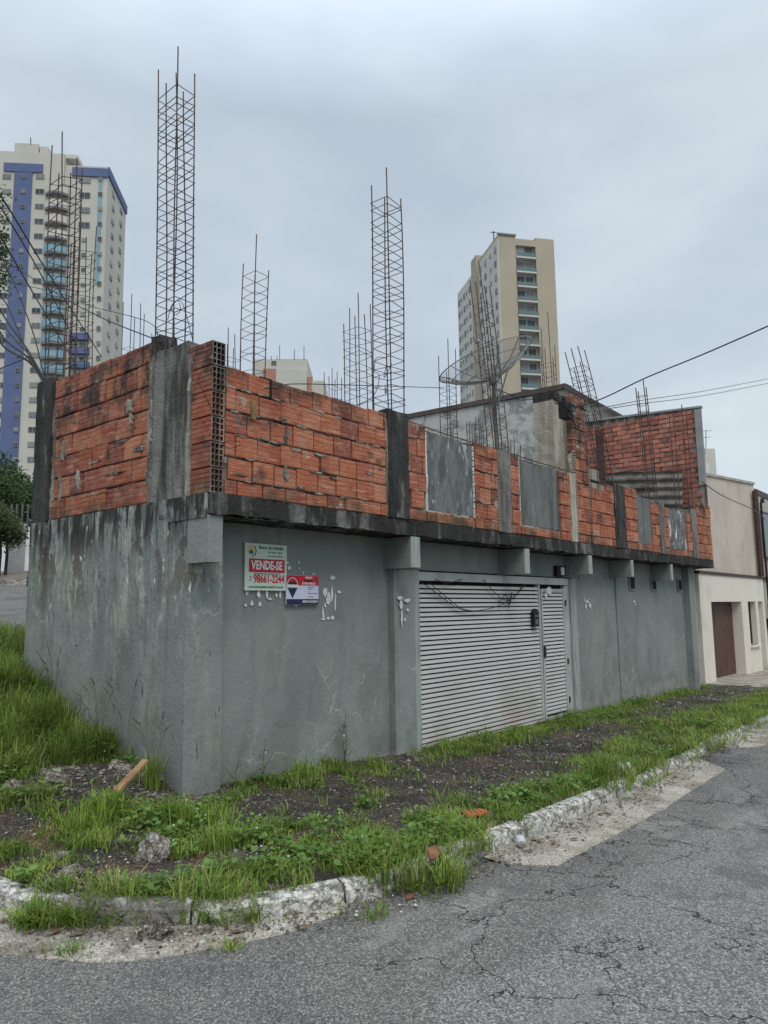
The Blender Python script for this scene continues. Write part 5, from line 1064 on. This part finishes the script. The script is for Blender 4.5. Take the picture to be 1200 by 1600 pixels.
# gravel grains: three size classes scattered over the bare strips
def bare(x, y):      # 0 = grass, 1 = bare, in ground coordinates
    v = 0.0
    for cx, cy, a_, b_, rot, k in BARE:
        dx, dy = x - cx, y - cy; c_, s_ = math.cos(rot), math.sin(rot); u, w_ = (dx * c_ + dy * s_) / a_, (-dx * s_ + dy * c_) / b_
        v = max(v, k * max(0, 1.35 - math.sqrt(u * u + w_ * w_)))
    v += .46 * nz(x, y, 2.2, 5) + .2 * nz(x, y, 6, 7); return min(1, max(0, v * 2.2))
BARE = [(.75, -.85, .8, .42, .1, 1.0), (1.3, -1.6, .9, .30, .0, .75), (3.0, -1.25, 1.6, .70, .0, 1.1), (5.7, -1.15, 1.9, .50, .0, 1.1), (8.8, -1.2, 1.2, .4, 0, .7), (11.6, -1.0, 2.3, .6, 0, 1.0), (14.8, -.8, 1.5, .7, 0, .9), (2.9, -.25, .4, .3, 0, .9),
        (-.62, .45, .5, .42, -.5, 1.15), (-.25, .05, .3, .3, 0, .9), (-1.35, -1.2, .42, .36, .6, 1.1), (-.75, -1.5, .4, .2, -.4, 1.0), (-1.5, .1, .35, .3, 0, .8), (.05, -1.6, .4, .13, 0, .7), (.25, -.2, .35, .22, 0, .9)]
oct_v = np.array([(1, 0, 0), (0, 1, 0), (-1, 0, 0), (0, -1, 0), (0, 0, 1), (0, 0, -1)], float); oct_f = [(0, 1, 4), (1, 2, 4), (2, 3, 4), (3, 0, 4), (1, 0, 5), (2, 1, 5), (3, 2, 5), (0, 3, 5)]
V = []; Fc = []; n_ = 0; r_ = random.Random(12)
while n_ < 17000:
    x = -2 + 17.5 * r_.random() ** 1.5; y = r_.uniform(-2.5, 2.6)
    if x > .0 and y > -.03: continue
    if x > -.1 and y > 0: continue
    b = bare(x, y)
    if r_.random() > b + .05 or nz(x, y, 3.5, 61) + .6 * nz(x, y, 11, 5) < r_.uniform(-.5, .25): continue
    if not inside([x], [y])[0]: continue
    s_ = r_.choice((.004, .005, .006, .008, .011, .02 if r_.random() < .12 else .007)) * r_.uniform(.7, 1.3) * (1.0 + .05 * max(0, x)); z = h_soil(x, y); i = len(V); n_ += 1
    for v in oct_v: V.append((x + v[0] * s_ * r_.uniform(.6, 1.3), y + v[1] * s_ * r_.uniform(.6, 1.3), z + s_ * .2 + v[2] * s_ * r_.uniform(.4, .8)))
    Fc += [tuple(i + q for q in f_) for f_ in oct_f]
tag(link('gravel', mesh('gravel', V, Fc, 'gravel')), kind='stuff')

V = []; Fc = []; r_ = random.Random(44)
for k in range(2600):
    s_p = r_.uniform(s_of(-2.0, 0), s_of(9, -2.55)); p, d = kp(s_p); nn = Vector((d.y, -d.x, 0)); o_ = .11 + abs(r_.gauss(0, .13)); x, y = p.x + nn.x * o_, p.y + nn.y * o_
    s_ = r_.choice((.004, .006, .008, .012)) * r_.uniform(.7, 1.3); z = h_road(x, y) + .018; i = len(V)
    for v in oct_v: V.append((x + v[0] * s_ * r_.uniform(.6, 1.3), y + v[1] * s_ * r_.uniform(.6, 1.3), z + v[2] * s_ * .6))
    Fc += [tuple(i + q for q in f_) for f_ in oct_f]
tag(link('grit', mesh('grit', V, Fc, 'gravel')), kind='stuff')
bm_ = bmesh.new(); bmesh.ops.create_icosphere(bm_, subdivisions=1, radius=1); iv = [v.co.copy() for v in bm_.verts]; bm_.verts.index_update(); ifc = [tuple(v.index for v in f_.verts) for f_ in bm_.faces]; bm_.free(); V = []; Fc = []
for k in range(520):
    cx, cy, sp = r_.choice(((-.65, .45, .28), (-.65, .45, .28), (-1.3, -1.2, .2), (-.2, -.05, .15), (.3, -.3, .3), (3.0, -.3, .35), (3.4, -1.1, .9), (6, -1.1, 1.2), (-.6, -1.5, .3)))
    x, y = cx + r_.gauss(0, sp), cy + r_.gauss(0, sp * (.7 if cx < 2 else .25))
    if (x > -.06 and y > -.03) or not inside([x], [y])[0]: continue
    s_ = .008 + .022 * r_.random() ** 2.5; z = h_soil(x, y); i = len(V); sq = r_.uniform(.4, .8)
    for v in iv: q = r_.uniform(.7, 1.2); V.append((x + v.x * s_ * q * 1.2, y + v.y * s_ * q, z + s_ * sq * .4 + v.z * s_ * q * sq))
    Fc += [tuple(i + q for q in f_) for f_ in ifc]
tag(link('rubble', mesh('rubble', V, Fc, 'rubble_concrete')), kind='stuff')
V = []; Fc = []
for k in range(420):       # dead leaves and straw
    if k < 260: s_p = r_.uniform(s_of(-2.0, 0), s_of(7, -2.55)); p, d = kp(s_p); nn = Vector((d.y, -d.x, 0)); o_ = .12 + abs(r_.gauss(0, .12)); x, y = p.x + nn.x * o_, p.y + nn.y * o_; z = h_road(x, y) + .026
    else:
        x, y = r_.uniform(-1.8, 8), r_.uniform(-2.3, -.2)
        if not inside([x], [y])[0]: continue
        z = h_soil(x, y) + .012
    a_ = r_.uniform(0, 6.28); L_ = r_.uniform(.015, .05); w_ = L_ * r_.choice((.12, .12, .45)); dx, dy = math.cos(a_), math.sin(a_); i = len(V)
    V += [(x - dx * L_, y - dy * L_, z), (x - dy * w_, y + dx * w_, z + .006), (x + dx * L_, y + dy * L_, z + .004), (x + dy * w_, y - dx * w_, z + .003)]; Fc.append((i, i + 1, i + 2, i + 3))
MAT['litter'] = plain('dead_leaf', (.17, .115, .065), .9, 0, .4, 30)
tag(link('leaf_litter', mesh('leaf_litter', V, Fc, 'litter')), kind='stuff')

# ================================================================== GRASS
def grass(name, mat, samples, hmin, hmax, wid, seed, bend=.5):
    r = np.random.default_rng(seed); V = []; Fc = []
    for (x, y, z, hs, nb, sp) in samples:
        for k in range(nb):
            a_ = r.uniform(0, 2 * math.pi); lean = r.uniform(.1, 1.0) * bend; h = r.uniform(hmin, hmax) * hs; ox, oy = r.normal(0, sp, 2)
            dx, dy = math.cos(a_), math.sin(a_); wx_, wy_ = -dy * wid * .5, dx * wid * .5; i = len(V)
            for t, ww_ in ((0, .8), (.4, 1.0), (.75, .7)):
                l_ = lean * h * t * t * 1.3; zz = z - .01 + h * t * (1 - .28 * lean * t); cx_, cy_ = x + ox + dx * l_, y + oy + dy * l_
                V.append((cx_ - wx_ * ww_, cy_ - wy_ * ww_, zz)); V.append((cx_ + wx_ * ww_, cy_ + wy_ * ww_, zz))
            l_ = lean * h * 1.3; V.append((x + ox + dx * l_, y + oy + dy * l_, z - .01 + h * (1 - .30 * lean) - .12 * h * lean))
            Fc += [(i, i + 1, i + 3, i + 2), (i + 2, i + 3, i + 5, i + 4), (i + 4, i + 5, i + 6)]
    return link(name, mesh(name, V, Fc, mat))
r_ = random.Random(5); lawn = []; tall = []; clover = []
def side_dist(x, y): return 0
tries = 0
while len(lawn) < 11500 and tries < 120000:
    tries += 1
    x = -2.15 + 17.8 * r_.random() ** 1.6; y = r_.uniform(-2.72, 5.2)
    if x > -.06 and y > -.04 and y < 3.0: continue
    if x > .3 and y > -.04: continue
    if not inside([x], [y])[0]: continue
    b = bare(x, y)
    if r_.random() < b * .97: continue
    if nz(x, y, 3.2, 77) > .16 and not (y > .9 and x < 0) and r_.random() < .85: continue
    kd = float(kerb_dist(x, y)); z = h_soil(x, y); lush = .35 + .9 * max(0, nz(x, y, 2.4, 2) + .45) * (.6 + .8 * max(0, nz(x, y, 7, 4) + .3))
    if x > 3.6 and -.35 < y: lush *= 1.2
    if y > .9 and x < 0: lush *= 2.6
    elif y > .1 and x < 0: lush *= 1.3
    if kd < .09: 
        if nz(x, y, 1.8, 14) < .12 and not (.0 < x < .8): continue
    lawn.append((x, y, z, max(.35, lush), 9, .03 + .012 * max(0, x) * .5))
g = grass('grass', 'grass_blade', lawn, .045, .15, .0075, 3, .9); tag(g, kind='stuff')
# long grass on the bank along the side wall
tl = []
for _ in range(2000):
    y = r_.uniform(.9, 6.3); x = r_.uniform(-2.0, -.06 if y < 3.05 else 1.6)
    if inside([x], [y])[0] and nz(x, y, 1.5, 21) > -.35: tl.append((x, y, h_soil(x, y), 1.0 if y < 3 else .8, 12, .05))
tag(grass('long_grass', 'long_grass_blade', tl, .15, .36, .009, 4, 1.1), kind='stuff')
# overhanging tufts on and over the kerb
tl = []
def put(px0, px1, py0, py1, n, zz, hs):
    for _ in range(n): p = gz(r_.uniform(px0, px1), r_.uniform(py0, py1), zz); tl.append((p.x, p.y, zz - .01 if not inside([p.x], [p.y])[0] else max(zz, h_soil(p.x, p.y)), hs, 10, .03))
put(25, 230, 1440, 1455, 60, -.12, 1.25); put(60, 250, 1385, 1400, 25, .02, .8); put(270, 400, 1436, 1450, 50, -.12, 1.3); put(560, 720, 1370, 1400, 75, -.12, 1.1); put(540, 740, 1335, 1375, 60, .0, 1.1); put(720, 760, 1300, 1330, 16, .0, 1.0); put(400, 545, 1432, 1440, 9, -.12, .6)
put(800, 830, 1296, 1303, 8, -.12, .9); put(915, 1000, 1205, 1235, 40, -.14, 1.2); put(930, 985, 1190, 1210, 20, .0, 1); put(60, 120, 1488, 1495, 5, -.12, .7); put(340, 375, 1480, 1486, 5, -.12, .5); put(580, 600, 1405, 1440, 4, -.12, .8)
put(960, 1180, 1105, 1185, 20, -.1, 1.0)
for _ in range(170):
    sp_ = r_.uniform(s_of(4.3, -2.56), s_of(14, -2.56)); p, d = kp(sp_); nn = Vector((d.y, -d.x, 0)); o_ = r_.uniform(-.1, .16)
    if nz(p.x, 0, .8, 3) < -.12: continue
    x, y = p.x + nn.x * o_, p.y + nn.y * o_; tl.append((x, y, (h_base(x, y) - .02) if o_ < .08 else h_road(x, y), 1.0, 11, .05))
tag(grass('kerb_grass', 'grass_blade', tl, .08, .2, .0085, 6, 1.0), kind='stuff')
# clover and small broad weeds
V = []; Fc = []; nf = []; r2 = random.Random(15)
cl = []
for _ in range(7500):
    x = -2 + 16 * r2.random() ** 1.7; y = r2.uniform(-2.6, 1.2)
    if (x > -.05 and y > -.05) or not inside([x], [y])[0] or bare(x, y) > .35: continue
    if nz(x, y, 1.1, 33) < (-.05 if x < 1 else .12): continue
    cl.append((x, y))
for x, y in cl:
    z = h_soil(x, y)
    for k in range(6):
        px_, py_ = x + r2.gauss(0, .04), y + r2.gauss(0, .04); zz = z + r2.uniform(.02, .13); a_ = r2.uniform(0, 6.28); s_ = r2.uniform(.009, .026); tx, ty = r2.uniform(-.5, .5), r2.uniform(-.5, .5); i = len(V)
        for q in range(5): qq = a_ + q * 1.2566; c_, d2 = math.cos(qq) * s_ * (1.3 if q == 0 else 1), math.sin(qq) * s_; V.append((px_ + c_, py_ + d2, zz + c_ * tx + d2 * ty))
        Fc.append(tuple(range(i, i + 5)))
    if r2.random() < .035 and x < 1.5: nf.append((x, y, z + .12))
tag(link('ground_cover', mesh('ground_cover', V, Fc, 'clover_leaf')), kind='stuff')
mb = MB()
for x, y, z in nf: s_ = .0045; mb.box(x - s_, y - s_, z - s_, x + s_, y + s_, z + s_)
tag(mb.build('flower_heads', 'flower'), kind='stuff')
# single tall plants
def weed(px, py_, h, label, loc=None, seed=1, branches=7, name='tall_weed', flower=True, lean=.03):
    r = random.Random(seed); p = loc if loc else gz(px, py_, .05); z = h_soil(p[0], p[1]); t = tag(empty(name, (p[0], p[1], z)), label, 'weed'); mb = MB(); lf = MB()
    st = [(lean * h * (k / 6) ** 2 + .012 * math.sin(k + seed), .01 * math.cos(k * 1.7), h * k / 6) for k in range(7)]; mb.tube(st, .0045, 4, r1=.002)
    for k in range(branches):
        tt = .2 + .75 * k / branches; q = Vector(st[int(tt * 6)]); a_ = r.uniform(0, 6.28); ln = r.uniform(.08, .2) * (1.2 - tt); e_ = q + Vector((math.cos(a_) * ln, math.sin(a_) * ln * .6, ln * r.uniform(.2, 1.1))); mb.tube([q, e_], .0022, 3)
        for j in range(5):
            c_ = q.lerp(e_, r.uniform(.2, 1)); d_ = Vector((r.uniform(-1, 1), r.uniform(-1, 1), r.uniform(-.3, .6))).normalized(); s_ = r.uniform(.02, .045); sd2 = d_.cross(Vector((0, 0, 1))).normalized() * s_ * .22; i = len(lf.v)
            lf.v += [tuple(c_), tuple(c_ + d_ * s_ * .5 + sd2), tuple(c_ + d_ * s_), tuple(c_ + d_ * s_ * .5 - sd2)]; lf.f.append((i, i + 1, i + 2, i + 3)); lf.m.append(0)
    mb.build('stem', 'dry_stem', t); lf.build('leaf', 'clover_leaf', t)
    if flower: f_ = st[4]; blob('flower', (f_[0] + .02, f_[1], f_[2]), (.013, .013, .013), 'flower', t, 3, 1)
    return t
weed(0, 0, .42, 'thin weed with one white flower by the grey wall below the signs', (.93, -.14), 3, 6)
weed(0, 0, .62, 'tall dry weed against the grey wall left of the gate', (2.12, -.14), 5, 12, flower=False); weed(0, 0, .5, 'second dry stalk beside the tall weed left of the gate', (2.06, -.17), 6, 9)
weed(0, 0, .28, 'low thin weed at the wall foot near the corner pilaster', (.55, -.2), 8, 5, flower=False)
def tuft(loc, n, hmin, hmax, label, seed, wid=.008, sp=.035, seeds=0):
    z = h_soil(loc[0], loc[1]); t = tag(empty('grass_tuft', (loc[0], loc[1], z)), label, 'grass tuft'); o = grass('blades', 'grass_blade', [(0, 0, 0, 1, n, sp)], hmin, hmax, wid, seed, .55); o.parent = t; tag(o, kind='stuff')
    if seeds:
        r = random.Random(seed); mb = MB()
        for k in range(seeds):
            a_, b_ = r.uniform(-.35, .35), r.uniform(-.25, .25); h = r.uniform(.45, .8); q = Vector((a_ * h, b_ * h, h)); mb.tube([(0, 0, 0), (a_ * h * .4, b_ * h * .4, h * .6), q], .002, 3); mb.tube([q, q + Vector((a_ * .3, b_ * .2, .07))], .006, 4, r1=.002)
        mb.build('seed_stalk', 'dry_stem', t)
    return t
tuft((-.16, .12), 120, .2, .42, 'bright tall grass tuft at the wall foot beside the plank', 31, .008, .045, 6)
tuft((-1.0, -.35), 150, .15, .32, 'dense bright tuft in front of the bare soil heap', 32, .009, .09); tuft((-.8, -.25), 120, .15, .3, 'bright tuft behind the largest rubble stone', 33, .009, .08)
tuft((-.45, -.62), 120, .14, .28, 'bright tuft below the wooden plank', 34, .008, .09); tuft((-.25, -.9), 130, .14, .28, 'bright tuft right of the largest rubble stone', 35, .008, .08)
tuft((-.55, -1.35), 120, .12, .26, 'spreading tuft over the largest rubble stone foot', 36, .008, .07); tuft((1.35, -.25), 90, .12, .3, 'grass tuft against the dark stained foot of the grey wall', 37, .009, .08)
tuft((-.18, 1.0), 60, .2, .45, 'wispy tuft with seed heads against the side wall', 38, .006, .07, 9); tuft((-.2, 1.9), 60, .25, .5, 'wispy seed grass near the left end pillar', 39, .006, .1, 10)
tuft((-.12, .62), 40, .15, .3, 'thin tuft at the side wall before the soil heap', 40, .006, .04, 4)
for i in range(26):
    x = -2.0 + 14 * r_.random() ** 1.3; y = r_.uniform(-2.4, .2)
    if (x > -.1 and y > -.15) or bare(x, y) > .4 or not inside([x], [y])[0] or kerb_dist(x, y) < .15: continue
    tl2 = (x, y)
for o in list(bpy.data.objects):
    if o.type == 'MESH' and len(o.data.polygons) == 0: bpy.data.objects.remove(o)
